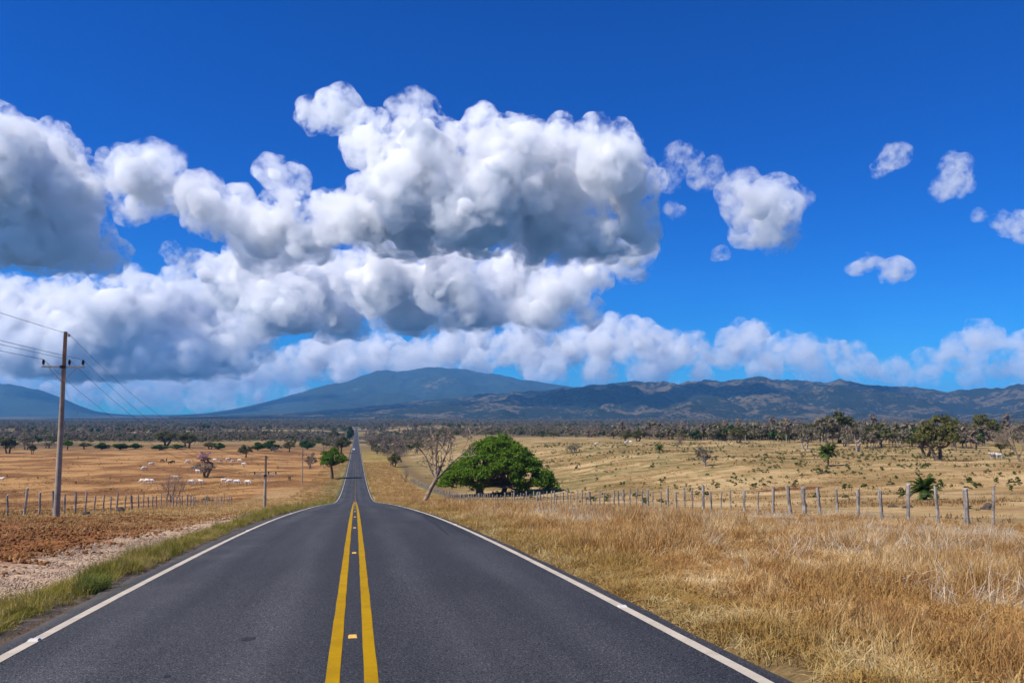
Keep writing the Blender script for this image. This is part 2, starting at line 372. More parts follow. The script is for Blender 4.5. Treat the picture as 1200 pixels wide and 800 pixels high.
M['skid'] = simple('skid_rubber', (.016, .016, .018), (.024, .024, .026), 3, .7)
for k, (xa, xb, ya, yb, wd) in enumerate(((3.2, 2.5, 47, 22, .085), (3.18, 3.02, 52, 20, .08))):
    yy = np.linspace(ya, yb, 24); tt = (yy - ya) / (yb - ya); xx = xa + (xb - xa) * tt ** 1.4; ww = wd * np.sin(np.pi * (tt * .96 + .02)) ** .6
    V = np.stack([np.stack([xx - ww, yy, P(yy) + crown(xx - ww) + .003], -1), np.stack([xx + ww, yy, P(yy) + crown(xx + ww) + .003], -1)], 1).reshape(-1, 3)
    i = np.arange(23) * 2; link('skid_mark', mesh('skid_mark', V, np.stack([i, i + 1, i + 3, i + 2], -1), M['skid']), road)
for (x, y, sx_, sy_) in ((-1.05, 8.8, .07, .10), (-1.3, 7.1, .05, .04), (-1.55, 7.45, .03, .05)):
    a = np.arange(9) * 2 * np.pi / 9; r_ = 1 + .35 * fbm(np.cos(a) * 2 + x * 9, np.sin(a) * 2, 2, 3)
    V = np.stack([x + sx_ * r_ * np.cos(a), y + sy_ * r_ * np.sin(a), P(y + sy_ * r_ * np.sin(a)) + crown(x) + .003], -1)
    link('tar_spot', mesh('tar_spot', V, [np.arange(9)[None]], M['skid']), road)

# ------------------------------------------------------------------ hills, volcano and far mountain
def px_az(px): return YAW + math.atan((px - 600) / FOC)
def heights(name, prof, d_ridge, d0, d1, a0, a1, na, nd, seed, mat, rugged, base=-40, front=1.3, relief=1.0):
    pxs = np.array([p[0] for p in prof], float); el = np.array([(484 - p[1]) / FOC for p in prof]); az = np.array([px_az(p) for p in pxs])
    el = el * np.cos(az - YAW)
    A = np.linspace(px_az(a0), px_az(a1), na); D = np.concatenate([np.linspace(d0, d_ridge, int(nd * .7)), np.linspace(d_ridge, d1, nd - int(nd * .7) + 1)[1:]])
    aa, dd = np.meshgrid(A, D); e = np.interp(aa, az, el); hr = e * d_ridge - base
    t = np.where(dd < d_ridge, (dd - d0) / (d_ridge - d0), 1 - (dd - d_ridge) / (d1 - d_ridge)); t = np.clip(t, 0, 1)
    x = np.sin(aa) * dd; y = np.cos(aa) * dd
    n1 = fbm(x / rugged, y / rugged, 5, seed); rid = 1 - 2 * np.abs(fbm(x / rugged * .8, y / rugged * .8, 5, seed + 50))
    shape = t ** front
    r2 = 1 - 2 * np.abs(fbm(x / rugged * 2.6, y / rugged * 2.6, 5, seed + 70)); mid_ = np.sin(np.pi * np.clip(t, 0, 1)); edge_ = smooth(t, 0, .12)
    z = base + hr * shape * (1 + .55 * n1 * (1 - t) * 2 * t ** .3) + relief * hr * (.34 * (rid - .6) * mid_ + .30 * (r2 - .6) * mid_ ** .6 + .15 * fbm(x / rugged * 7, y / rugged * 7, 4, seed + 9) * edge_)
    n = na; i = np.arange(nd - 1)[:, None] * n; j = np.arange(n - 1)[None]
    Q = np.stack([i + j, i + j + 1, i + n + j + 1, i + n + j], -1).reshape(-1, 4)
    o = link(name, mesh(name, np.stack([x, y, z], -1).reshape(-1, 3), Q, mat, True)); tag(o, kind='structure')
    return A, D, z
def hill_mat(name, sc_, thr, wood, past, past2):
    m, t, b = new_mat(name); N = NT(t); p = N.pos()
    f = N.noise(p, sc_, 8, .62, (1, 1, 2.5), .4); f2 = N.noise(p, sc_ * 9, 6, .7); s3 = N.noise(p, sc_ * 45, 3, .7)
    c = N.mix(f2, past, past2); wd = N.mix(s3, tuple(v * .6 for v in wood), tuple(v * 1.5 for v in wood))
    k = N.math('ADD', f, N.math('MULTIPLY', N.math('SUBTRACT', f2, .5), .9))
    c = N.mix(N.ramp(k, thr - .05, thr + .08), wd, c); N.l(c, b.inputs['Base Color']); b.inputs['Roughness'].default_value = 1; b.inputs['Specular IOR Level'].default_value = 0
    N.bump(N.math('ADD', f2, s3), b, 1.0, 30); return m
HP = [(200, 487), (300, 486), (350, 483), (400, 479), (450, 474), (500, 469), (550, 464.5), (585, 461), (603, 458), (615, 460), (640, 458), (660, 456), (690, 451), (720, 449), (745, 448.5), (758, 451), (790, 451), (815, 448), (850, 448), (880, 445), (895, 443), (920, 445), (940, 448), (965, 449), (985, 446.5), (1010, 450), (1050, 453.5), (1090, 458), (1120, 459), (1150, 456), (1180, 453), (1215, 450), (1300, 446), (1450, 452), (1700, 462), (2200, 470)]
M['hill'] = hill_mat('hill_cover', .0022, .55, (.03, .036, .024), (.25, .18, .1), (.13, .105, .06))
hillA, hillD, hillZ = heights('hills', HP, 8200, 4300, 10500, 200, 1750, 640, 170, 4, M['hill'], 1500)
M['volcano'] = hill_mat('volcano_cover', .0012, .66, (.035, .05, .03), (.2, .17, .1), (.12, .12, .07))
heights('volcano', [(190, 487), (240, 484), (270, 480), (300, 474), (330, 466), (360, 458), (385, 451), (410, 447), (425, 441), (440, 436), (455, 434), (480, 434), (500, 431), (520, 430.5), (545, 433), (565, 434.5), (590, 440), (615, 445), (640, 448.5), (660, 452), (680, 455.5), (700, 457), (760, 462), (840, 468), (950, 480), (1000, 486)], 14500, 9500, 17500, 190, 1000, 380, 90, 12, M['volcano'], 2600, front=1.15, relief=.55)
heights('mountain', [(-900, 478), (-600, 455), (-350, 425), (-200, 430), (-80, 441), (0, 449), (25, 452), (45, 456), (70, 465), (95, 475), (112, 481), (130, 484), (170, 487)], 13500, 10000, 16500, -900, 170, 240, 60, 31, M['volcano'], 2200, front=1.1, relief=.5)

# ------------------------------------------------------------------ scattering (uncountable stuff)
def instancer(name, pts, rot, scl, idx, variants, label, cat):
    me = bpy.data.meshes.new(name); pts = np.asarray(pts, 'f'); me.vertices.add(len(pts)); me.vertices.foreach_set('co', pts.ravel())
    for nm, tp, arr, k in (('rot', 'FLOAT_VECTOR', rot, 'vector'), ('scl', 'FLOAT_VECTOR', scl, 'vector'), ('idx', 'INT', idx, 'value')):
        at = me.attributes.new(nm, tp, 'POINT'); at.data.foreach_set(k, np.asarray(arr, 'i' if tp == 'INT' else 'f').ravel())
    o = link(name, me); c = bpy.data.collections.new(name + '_variants')
    for q, v in enumerate(variants): c.objects.link(bpy.data.objects.new('%s_variant_%02d' % (name, q), v))
    ng = bpy.data.node_groups.new(name + '_scatter', 'GeometryNodeTree')
    ng.interface.new_socket('Geometry', in_out='INPUT', socket_type='NodeSocketGeometry'); ng.interface.new_socket('Geometry', in_out='OUTPUT', socket_type='NodeSocketGeometry')
    gi = ng.nodes.new('NodeGroupInput'); go = ng.nodes.new('NodeGroupOutput'); ip = ng.nodes.new('GeometryNodeInstanceOnPoints')
    ci = ng.nodes.new('GeometryNodeCollectionInfo'); ci.inputs['Collection'].default_value = c; ci.inputs['Separate Children'].default_value = True; ci.inputs['Reset Children'].default_value = True
    ip.inputs['Pick Instance'].default_value = True
    def na(nm, tp):
        a = ng.nodes.new('GeometryNodeInputNamedAttribute'); a.data_type = tp; a.inputs[0].default_value = nm; return a.outputs[0]
    L = ng.links.new; L(gi.outputs[0], ip.inputs['Points']); L(ci.outputs[0], ip.inputs['Instance']); L(na('idx', 'INT'), ip.inputs['Instance Index'])
    L(na('rot', 'FLOAT_VECTOR'), ip.inputs['Rotation']); L(na('scl', 'FLOAT_VECTOR'), ip.inputs['Scale']); L(ip.outputs[0], go.inputs[0])
    md = o.modifiers.new('scatter', 'NODES'); md.node_group = ng
    tag(o, label, cat, kind='stuff'); return o
def grass_mat(name, stops, trans=.3, sc_=.35, green=None):
    m = bpy.data.materials.new(name); m.use_nodes = True; t = m.node_tree; t.nodes.clear(); N = NT(t); o = N.n('OutputMaterial')
    oi = N.n('ObjectInfo'); g_ = N.n('NewGeometry'); p = g_.outputs['Position']; X, Y, Z = N.xyz(p)
    n1 = N.noise(p, sc_, 4, .65); n2 = N.noise(p, sc_ * 4, 3, .6)
    f = N.math('ADD', N.math('MULTIPLY', N.ramp(N.math('ADD', N.math('MULTIPLY', n1, .65), N.math('MULTIPLY', n2, .35)), .38, .62), .6), N.math('MULTIPLY', N.math('ADD', oi.outputs['Random'], g_.outputs['Random Per Island']), .225))
    cr = N.n('ValToRGB'); N.l(f, cr.inputs[0]); e = cr.color_ramp.elements
    e[0].position = 0; e[0].color = stops[0] + (1,); e[1].position = 1; e[1].color = stops[-1] + (1,)
    for q in range(1, len(stops) - 1): x = e.new(q / (len(stops) - 1)); x.color = stops[q] + (1,)
    c = cr.outputs[0]
    if green:
        (lo, hi, gc, amt) = green
        k = N.math('MULTIPLY', N.ramp(N.math('ADD', X, N.math('MULTIPLY', N.math('SUBTRACT', n1, .5), 3.5)), lo, hi, 1, 0), amt)
        c = N.mix(k, c, gc)
    d = N.n('BsdfDiffuse'); tr = N.n('BsdfTranslucent'); N.l(c, d.inputs[0]); N.l(c, tr.inputs[0]); ms = N.n('MixShader'); ms.inputs[0].default_value = trans
    N.l(d.outputs[0], ms.inputs[1]); N.l(tr.outputs[0], ms.inputs[2]); N.l(ms.outputs[0], o.inputs[0]); return m
def clump(name, seed, nb, h, rad, lean, wd, mat, curl=.5):
    rn = np.random.default_rng(seed); m_ = MB()
    a = rn.uniform(0, 2 * np.pi, nb); r = rad * np.sqrt(rn.uniform(0, 1, nb)); b = np.stack([r * np.cos(a), r * np.sin(a), np.full(nb, -.03)], -1)
    hh = h * rn.uniform(.35, 1, nb); ld = rn.uniform(0, 2 * np.pi, nb); ln = np.abs(rn.normal(0, lean, nb)); w_ = wd * rn.uniform(.6, 1.3, nb)
    dx = np.stack([np.cos(ld), np.sin(ld), ld * 0], -1); sx = np.stack([-np.sin(ld), np.cos(ld), ld * 0], -1); tw = rn.uniform(-.8, .8, nb)[:, None]; sx = sx * np.cos(tw) + dx * np.sin(tw)
    up = np.array([0, 0, 1.])
    mid = b + up * (hh * .55 * np.cos(ln * .7))[:, None] + dx * (hh * .55 * np.sin(ln * .7))[:, None]
    tip = mid + up * (hh * .45 * np.cos(ln * 1.6 + curl * ln))[:, None] + dx * (hh * .45 * np.sin(np.minimum(ln * 1.6 + curl, 1.9)))[:, None]
    V = np.stack([b - sx * w_[:, None], b + sx * w_[:, None], mid + sx * w_[:, None] * .8, mid - sx * w_[:, None] * .8, tip], 1).reshape(-1, 3)
    k = np.arange(nb) * 5; m_.add(V, np.stack([k + 3, k + 2, k + 4], -1), np.stack([k, k + 1, k + 2, k + 3], -1)); return m_.mesh(name, mat)

rng = np.random.default_rng(11)
def in_view(x, y, mgn=.06):
    dep = x * math.sin(YAW) + y * math.cos(YAW); lat = x * math.cos(YAW) - y * math.sin(YAW)
    return (dep > 3) & (np.abs(lat) < dep * (600 / FOC + mgn) + 1.5)
def field(x0, x1, y0, y1, dens, prob=None):
    n = int((x1 - x0) * (y1 - y0) * dens); x = rng.uniform(x0, x1, n); y = rng.uniform(y0, y1, n); k = in_view(x, y)
    if prob is not None: k &= rng.uniform(0, 1, n) < prob(x, y)
    return x[k], y[k]
def scatter(name, xy, variants, label, cat, s0, s1, tilt=.12, dz=0, hs=None):
    x = np.concatenate([q[0] for q in xy]); y = np.concatenate([q[1] for q in xy]); sm = np.concatenate([np.full(len(q[0]), q[2]) for q in xy]); n = len(x)
    s = rng.uniform(s0, s1, n) * sm; rot = np.stack([rng.normal(0, tilt, n), rng.normal(0, tilt, n), rng.uniform(0, 6.28, n)], -1)
    sz = s * rng.uniform(.8, 1.25, n)
    if hs is not None: sz = sz * hs(x, y)
    return instancer(name, np.stack([x, y, H(x, y) + dz], -1), rot, np.stack([s, s, sz], -1), rng.integers(0, len(variants), n), variants, label, cat)

dry = [(.19, .105, .036), (.52, .32, .115), (.34, .17, .06), (.62, .43, .185), (.76, .62, .39)]
M['grass'] = grass_mat('dry_grass', dry, .3, .35, (4.2, 5.8, (.26, .205, .05), .4))
gv = [clump('grass_clump', 100 + q, 34, .36, .16, (.65, 1.15)[q % 2], .0045, M['grass'], .5) for q in range(8)]
gvm = [clump('grass_clump_mid', 120 + q, 30, .42, .26, (.6, 1.0)[q % 2], .008, M['grass'], .5) for q in range(6)]
gvf = [clump('grass_clump_far', 140 + q, 26, .55, .5, .5, .02, M['grass'], .4) for q in range(5)]
dens_n = lambda x, y: (.45 + .55 * smooth(fbm(x / 1.3, y / 1.3, 3, 77), -.35, .25)) * smooth(x + .25 * fbm(y / .8, y * 0, 2, 5), 3.5, 3.75) * (1 - smooth(x, 24, 27))
hgt_n = lambda x, y: (.5 + .8 * smooth(fbm(x / 2.5, y / 2.5, 3, 91), -.4, .5)) * (.65 + .7 * smooth(fbm(x / .7, y / .7, 2, 92), -.4, .5)) * (.5 + .5 * smooth(x, 3.9, 5.5)) * (1 - .5 * smooth(x, 11, 21))
scatter('dry_grass', [field(3.5, 26, 2, 15, 110, dens_n) + (1,), field(3.5, 27, 15, 30, 38, dens_n) + (1.25,)], gv, 'tall dry golden grass on the verge between road and wire fence', 'grass', .75, 1.25, .2, hs=hgt_n)
scatter('dry_grass', [field(3.5, 27, 28, 62, 16, dens_n) + (1,), field(3.5, 27, 60, 150, 5, dens_n) + (1.3,)], gvm, 'dry golden grass further along the verge before the big green tree', 'grass', .75, 1.25, .18, hs=hgt_n)
scatter('verge_grass', [field(3.9, 17, 140, 420, 1.6, lambda x, y: .4 + .6 * smooth(fbm(x / 3, y / 3, 3, 78), -.3, .2)) + (1,), field(-14, -4.1, 140, 420, 1.6, lambda x, y: smooth(fbm(x / 4, y / 4, 3, 79), -.3, .2)) + (.8,)], gvf, 'dry grass on both road embankments beyond the crest', 'grass', .6, 1.2, .1)
# fallen pale stalks lying in the grass
M['straw'] = grass_mat('pale_straw', [(.45, .36, .24), (.62, .54, .4)], .2)
sv = [clump('stalks', 160 + q, 16, .75, .25, 1.25, .004, M['straw'], .2) for q in range(4)]
pk = lambda x, y: np.where(fbm(x / 3, y / 3, 3, 15) > .12, 1, .22) * smooth(x, 6, 8)
scatter('straw_stalks', [field(4.6, 24, 3, 40, 4.5, pk) + (1,)], sv, 'pale broken stalks lying over the golden grass', 'straw', .6, 1.1, .3, dz=.08)
# green weeds along the left edge of the asphalt
M['weed'] = grass_mat('edge_weeds', [(.12, .13, .025), (.24, .21, .045), (.34, .27, .075), (.44, .35, .14)], .35, .5)
wv = [clump('weed_clump', 180 + q, 34, .38, .13, .5, .005, M['weed']) for q in range(6)]
wvm = [clump('weed_clump_mid', 190 + q, 26, .42, .3, .5, .012, M['weed']) for q in range(4)]
pe = lambda x, y: smooth(-x, 3.7 + .28 * fbm(y / 1.6, y * 0, 3, 12), 4.2 + .28 * fbm(y / 1.6, y * 0, 3, 12)) * (1 - smooth(-x, 4.25 + .3 * fbm(y / 2.2, y * 0, 3, 13), 5.0)) * (.35 + .65 * smooth(fbm(y / 1.5, x / 1.5, 3, 18), -.3, .2))
he = lambda x, y: .5 + .9 * smooth(fbm(x / 1.2, y / 1.2, 3, 33), -.3, .5)
scatter('edge_weeds', [field(-6.2, -3.8, 4, 26, 130, pe) + (.8,), field(-6.4, -3.8, 26, 55, 45, pe) + (1.15,)], wv, 'green and yellow weeds along the left edge of the asphalt', 'weeds', .6, 1.2, .15, hs=he)
scatter('edge_weeds', [field(-7, -3.8, 55, 170, 9, lambda x, y: pe(x, y) + .15) + (1.2,)], wvm, 'dry weeds lining the left asphalt edge over the crest', 'weeds', .6, 1.2, .15, hs=he)
# a taller fresh green tuft in that strip
M['fresh'] = grass_mat('fresh_grass', [(.11, .15, .03), (.2, .23, .06)], .35)
fv = [clump('fresh_clump', 200 + q, 60, .62, .13, .38, .0055, M['fresh']) for q in range(3)]
tuft, _ = ground_hit(108, 692)
scatter('green_tuft', [(tuft.x + rng.normal(0, .16, 22), tuft.y + rng.normal(0, .28, 22), .75)], fv, 'tall fresh green grass tuft among the weeds beside the white line', 'grass', .5, 1.1, .15)
# straw litter and stubble over the left strip and the pastures
M['stubble'] = grass_mat('stubble', [(.26, .14, .045), (.42, .27, .1), (.55, .41, .2)], .2, .2)
tv = [clump('stubble_clump', 220 + q, 14, .2, .3, .9, .012, M['stubble']) for q in range(5)]
pl = lambda x, y: np.clip(.25 + 1.2 * smooth(y, 30, 45) + .7 * smooth(-x, 15, 20), 0, 1) * smooth(-x, 6, 8)
scatter('stubble', [field(-26, -5.5, 8, 60, 6, pl) + (1,), field(-30, -5, 60, 180, 2.2, pl) + (1.5,)], tv, 'straw coloured stubble over the strip inside the left fence', 'stubble', .6, 1.3, .15)
pf = lambda x, y: smooth(fbm(x / 14, y / 14, 4, 44), -.25, .3)
M['pasture'] = grass_mat('pasture_tufts', [(.1, .05, .014), (.24, .14, .05), (.42, .29, .125)], .2, .05)
uv = [clump('pasture_tuft', 240 + q, 12, .28, .5, .6, .03, M['pasture']) for q in range(4)]
scatter('pasture_tufts', [field(-150, -22, 40, 330, .55, pf) + (1,), field(24, 170, 25, 330, .45, pf) + (1,)], uv, 'short dry tufts spread over the grazed pastures', 'grass', .6, 1.4, .1)

def stone_mesh(name, seed, mat, sub=2):
    bm = bmesh.new(); bmesh.ops.create_icosphere(bm, subdivisions=sub, radius=1); rn = random.Random(seed); ox = rn.uniform(0, 90)
    V = np.array([v.co[:] for v in bm.verts]); F_ = [[v.index for v in f.verts] for f in bm.faces]; bm.free()
    k = 1 + .38 * fbm(V[:, 0] * 1.3 + ox, V[:, 1] * 1.3 + V[:, 2] * 2.1, 3, seed) + .2 * fbm(V[:, 2] * 3 + ox, V[:, 0] * 3, 2, seed)
    V = V * k[:, None] * np.array([1, .8, .62]); return mesh(name, V, np.array(F_), mat)
def stone_mat(name, c1, c2):
    m, t, b = new_mat(name); N = NT(t); oi = N.n('ObjectInfo'); p = N.pos(); f = N.noise(p, 25, 4, .7)
    c = N.mix(N.math('ADD', N.math('MULTIPLY', oi.outputs['Random'], .7), N.math('MULTIPLY', f, .3)), c1, c2); N.l(c, b.inputs['Base Color']); b.inputs['Roughness'].default_value = .95; b.inputs['Specular IOR Level'].default_value = .1; return m
M['pebble'] = stone_mat('pebble', (.2, .13, .08), (.52, .41, .3)); M['clod'] = stone_mat('clod', (.10, .035, .011), (.29, .13, .046))
pv = [stone_mesh('pebble', 300 + q, M['pebble'], 1) for q in range(4)]; cv = [stone_mesh('clod', 310 + q, M['clod'], 2) for q in range(5)]
pg_ = lambda x, y: smooth(-x, 4.3, 4.8) * (1 - smooth(-x, 7.0 + .6 * fbm(y / 3, y * 0, 3, 71), 8.2)) * (.5 + .5 * smooth(fbm(x, y / 2, 3, 61), -.2, .2))
scatter('gravel', [field(-8.6, -4.4, 6, 28, 260, pg_) + (1,), field(-9, -4.4, 28, 90, 22, pg_) + (1.9,)], pv, 'pale gravel strewn along the bank left of the weeds', 'gravel', .009, .03, .6, dz=.01)
pc_ = lambda x, y: smooth(-x, 6.3, 8) * (1 - smooth(-x, 17, 24)) * (1 - smooth(y, 40, 62)) * (.35 + .65 * smooth(fbm(x / 1.8, y / 1.8, 3, 66), -.2, .3))
scatter('earth_clods', [field(-24, -6, 10, 62, 40, pc_) + (1,)], cv, 'reddish brown tilled clods of earth beyond the gravel bank', 'soil', .02, .085, .6, dz=.015)

# ------------------------------------------------------------------ trees
def branch_path(a, b, n=5, sag=.15, rn=random):
    a = Vector(a); b = Vector(b); d = b - a; L = d.length; off = Vector((rn.uniform(-1, 1), rn.uniform(-1, 1), rn.uniform(-.2, .9))) * L * sag
    return [a + d * t + off * (4 * t * (1 - t)) for t in np.linspace(0, 1, n)]
def leaves(rn, C, rad, n, size, flat=.75, shell=.55):
    """n leaf faces spread through clump spheres C(k,3), rad(k)"""
    C = np.asarray(C, float); rad = np.asarray(rad, float); wgt = rad ** 2; k = rn.choice(len(C), n, p=wgt / wgt.sum())
    d = rn.normal(0, 1, (n, 3)); d /= np.linalg.norm(d, axis=1)[:, None]
    d[:, 2] = np.where(d[:, 2] < -.35, -d[:, 2] * .7, d[:, 2])
    r = rad[k] * (shell + (1 - shell) * rn.uniform(0, 1, n)) * rn.uniform(.75, 1.12, n); p = C[k] + d * r[:, None] * np.array([1, 1, flat])
    nrm = d * .6 + np.array([0, 0, .5]) + rn.normal(0, .55, (n, 3)); nrm /= np.linalg.norm(nrm, axis=1)[:, None]
    t = np.cross(nrm, rn.normal(0, 1, (n, 3))); t /= np.linalg.norm(t, axis=1)[:, None]; b = np.cross(nrm, t); s = (size * rn.uniform(.6, 1.35, n))[:, None]
    V = np.stack([p - t * s, p - b * s * .55 + nrm * s * .12, p + t * s, p + b * s * .55 + nrm * s * .12], 1).reshape(-1, 3)
    return V, np.arange(n * 4).reshape(-1, 4)
def leafy(seed, h, wd, trunk, nclump, nleaf, lsize, lmat, bmat, dome=.6, flat=.75, crat=.2, stems=1, shell=.5, kbr=5):
    """unit-real tree: returns (trunk mesh, crown mesh)"""
    rn = random.Random(seed); nr = np.random.default_rng(seed); C = []; Rd = []
    ch = h - trunk
    for q in range(nclump):
        for _ in range(40):
            u = Vector((rn.uniform(-1, 1), rn.uniform(-1, 1), rn.uniform(0, 1)))
            e = math.hypot(u.x, u.y)
            if e < 1 and u.z < (1 - e ** 2) ** dome and u.z > .05 + .25 * e * rn.random(): break
        C.append((u.x * wd * .42, u.y * wd * .42, trunk + (.04 + .84 * u.z) * ch)); Rd.append(wd * crat * rn.uniform(.6, 1.15))
    T = MB(); tr = wd * .028 + h * .012
    for s in range(stems):
        bx = (rn.uniform(-.6, .6), rn.uniform(-.6, .6)) if stems > 1 else (0, 0)
        top = Vector((bx[0] * 3 + rn.uniform(-.06, .06) * wd, bx[1] * 3 + rn.uniform(-.06, .06) * wd, trunk * rn.uniform(.85, 1.1)))
        T.tube(branch_path((bx[0], bx[1], -.4), top, 6, .07, rn), np.linspace(tr * 1.35, tr * .8, 6), 8)
        for q in range(s, len(C), stems * max(1, len(C) // (10 * stems))):
            mid = top.lerp(Vector(C[q]), .5) + Vector((0, 0, -.06 * h)); pth = branch_path(top, mid, 3, .06, rn)[:-1] + branch_path(mid, C[q], 4, .08, rn)
            T.tube(pth, np.linspace(tr * .5, tr * .08, len(pth)), kbr)
    V, Q = leaves(nr, C, Rd, nleaf, lsize, flat, shell)
    return T.mesh('trunk', bmat, True), mesh('crown', V, Q, lmat)
def bare(seed, h, lean=(0, 0), depth=5, spread=.75, r0=.16, mat=None, twig=None, first=None, kids=(2, 4), low=.3, up=.25, stems=1):
    rn = random.Random(seed); T = MB(); W = MB()
    def grow(a, d, L, r, lv):
        n = 4; pts = [Vector(a)]; dd = Vector(d)
        for q in range(n):
            dd = (dd + Vector((rn.gauss(0, .16), rn.gauss(0, .16), rn.gauss(.02, .12)))).normalized(); pts.append(pts[-1] + dd * L / n)
        (T if lv < 3 else W).tube(pts, np.linspace(r, r * .55, n + 1), 7 if lv < 2 else (5 if lv < 3 else 3), lv < 2)
        if lv >= depth: return
        for q in range(rn.randint(*kids)):
            t = rn.uniform(.35, 1) if lv else rn.uniform(low, 1); k = min(int(t * n), n - 1); b = pts[k].lerp(pts[k + 1], t * n - k)
            ax = Vector((rn.gauss(0, 1), rn.gauss(0, 1), rn.gauss(up, .5))).normalized(); nd = (dd * (1 - spread * .6) + ax * spread + Vector((0, 0, up))).normalized()
            grow(b, nd, L * rn.uniform(.55, .8), r * rn.uniform(.42, .62), lv + 1)
        grow(pts[-1], (dd + Vector((rn.gauss(0, .3), rn.gauss(0, .3), .1))).normalized(), L * .7, r * .55, lv + 1)
    for s in range(stems):
        d0 = Vector((lean[0] + (rn.gauss(0, .35) if stems > 1 else 0), lean[1] + (rn.gauss(0, .35) if stems > 1 else 0), 1)).normalized()
        grow((rn.uniform(-.1, .1) * (stems > 1), 0, -.3), d0, h * .36, r0, 0)
    return T.mesh('trunk', mat or M['bark'], True), W.mesh('crown', twig or M['dry_twigs'])
def plant(name, parts, loc, rz, s, label, cat='tree', group=None, sz=None, names=('trunk', 'crown')):
    e = empty(name, loc, rz, s)
    if sz: e.scale = (s, s, sz)
    for nm, me in zip(names, parts): link(nm, me, e)
    return tag(e, label, cat, group)

# the big spreading green tree behind the right fence
def big_tree():
    rn = random.Random(3); nr = np.random.default_rng(3); C = []; Rd = []; hw = 8.4
    for q in range(290):
        a = rn.uniform(0, 6.283); e = math.sqrt(rn.random()); x = math.cos(a) * e; y = math.sin(a) * e
        top = 8.1 * (1 - abs(x + .02) ** 1.5 * .78) * (1 - .45 * y * y) ; top = max(top, 2.0) * (1 + .09 * float(fbm(x * 3, y * 3, 2, 5)))
        z = top - rn.uniform(.2, 1.1) if rn.random() < .78 else rn.uniform(1.8, top)
        C.append((x * hw * .96, y * hw * .8, max(z - .7, .95 + .6 * rn.random()))); Rd.append(rn.uniform(.65, 1.35))
    T = MB(); hub = [Vector((-2.1, 0, 0)), Vector((.4, .6, 0))]
    for bi, b in enumerate(hub):
        fork = b + Vector((-.3 if bi == 0 else .7, 0, 1.3)); T.tube(branch_path(b - Vector((0, 0, .5)), fork, 5, .1, rn), np.linspace(.62, .42, 5) * (1 if bi == 0 else .7), 9)
        for q in range(bi, len(C), 9):
            c = Vector(C[q]); mid = fork.lerp(c, .5) - Vector((0, 0, .5)); pth = branch_path(fork, mid, 4, .12, rn)[:-1] + branch_path(mid, c, 4, .12, rn); T.tube(pth, np.linspace(.26, .04, len(pth)), 6)
    V, Q = leaves(nr, C, Rd, 44000, .165, .75, .45)
    return T.mesh('trunk', M['bark'], True), mesh('crown', V, Q, M['leaf_bright'])
loc, dist = ground_hit(583, 580)
plant('spreading_tree', big_tree(), loc, -YAW, dist / 108., 'broad low dome-shaped bright green tree standing behind the right fence', sz=dist / 98.)
loc, dist = ground_hit(496, 590); loc = on_ground(7.3, 84)
def dead_tree():
    rn = random.Random(8); T = MB(); W = MB()
    def grow(a, d, L, r, lv, depth):
        n = 5; pts = [Vector(a)]; dd = Vector(d)
        for q in range(n):
            dd = (dd + Vector((rn.gauss(0, .17), rn.gauss(0, .17), rn.gauss(.03, .12)))).normalized(); pts.append(pts[-1] + dd * L / n)
        (T if lv < 2 else W).tube(pts, np.linspace(r, r * .5, n + 1), 6 if lv < 2 else 4, lv < 2)
        if lv >= depth: return
        for q in range(rn.randint(3, 4) if lv < 4 else 2):
            t = rn.uniform(.25, 1); k = min(int(t * n), n - 1); b = pts[k].lerp(pts[k + 1], t * n - k)
            nd = (dd * .6 + Vector((rn.gauss(0, .7), rn.gauss(0, .7), rn.gauss(.3, .4)))).normalized(); grow(b, nd, L * rn.uniform(.4, .68), r * rn.uniform(.4, .6), lv + 1, depth)
    t1 = Vector((1.0, 0, 2.5)); T.tube([(-.35, 0, -.4), (0, 0, .6), (.45, 0, 1.6), t1], [.27, .23, .21, .19], 8)
    for d, L, r in (((-.12, .1, 1), 4.2, .13), ((-.55, -.2, .8), 3.9, .10), ((.35, .2, .9), 4.0, .11), ((.72, -.2, .62), 5.6, .11), ((-.25, .4, .9), 3.6, .08), ((.1, -.5, .85), 3.2, .08)):
        grow(t1 - Vector((0, 0, rn.uniform(0, .4))), Vector(d).normalized(), L, r, 1, 5)
    return T.mesh('trunk', M['dead_wood'], True), W.mesh('crown', M['dead_wood'])
plant('dead_tree', dead_tree(), loc, -YAW, 1.0, 'leafless pale dead tree leaning to the right on the verge before the spreading tree')

# kinds shared by the trees of the plain: (trunk, crown) at 10 m width / 8 m height
KIND = {
 'bright': [leafy(20, 8, 10, 3.2, 34, 4200, .26, M['leaf_bright'], M['bark'], .55, .6, .16)],
 'dark': [leafy(30 + q, 6, 10, .8, 34, 2900, .36, M['leaf_dark'], M['bark'], .55, .65, .19) for q in range(3)],
 'olive': [leafy(40 + q, 8, 10, 2.4, 26, 2200, .34, M['leaf_olive'], M['bark'], .6, .75, .17, 1 + q % 2, .3) for q in range(4)],
 'grey': [leafy(50 + q, 8, 9, 2.2, 22, 1300, .3, M['leaf_grey'], M['pale_bark'], .5, .8, .17, 2, .2) for q in range(3)],
 'brown': [bare(60 + q, 9, (0, 0), 5, .8, .2, M['bark'], M['dry_twigs'], stems=2, kids=(2, 3)) for q in range(3)],
}
LOOK = {'bright': 'bright green flat-topped', 'dark': 'dark green low rounded', 'olive': 'olive green open-crowned', 'grey': 'grey-green thin-leaved', 'brown': 'leafless brown twiggy'}
krn = random.Random(77)
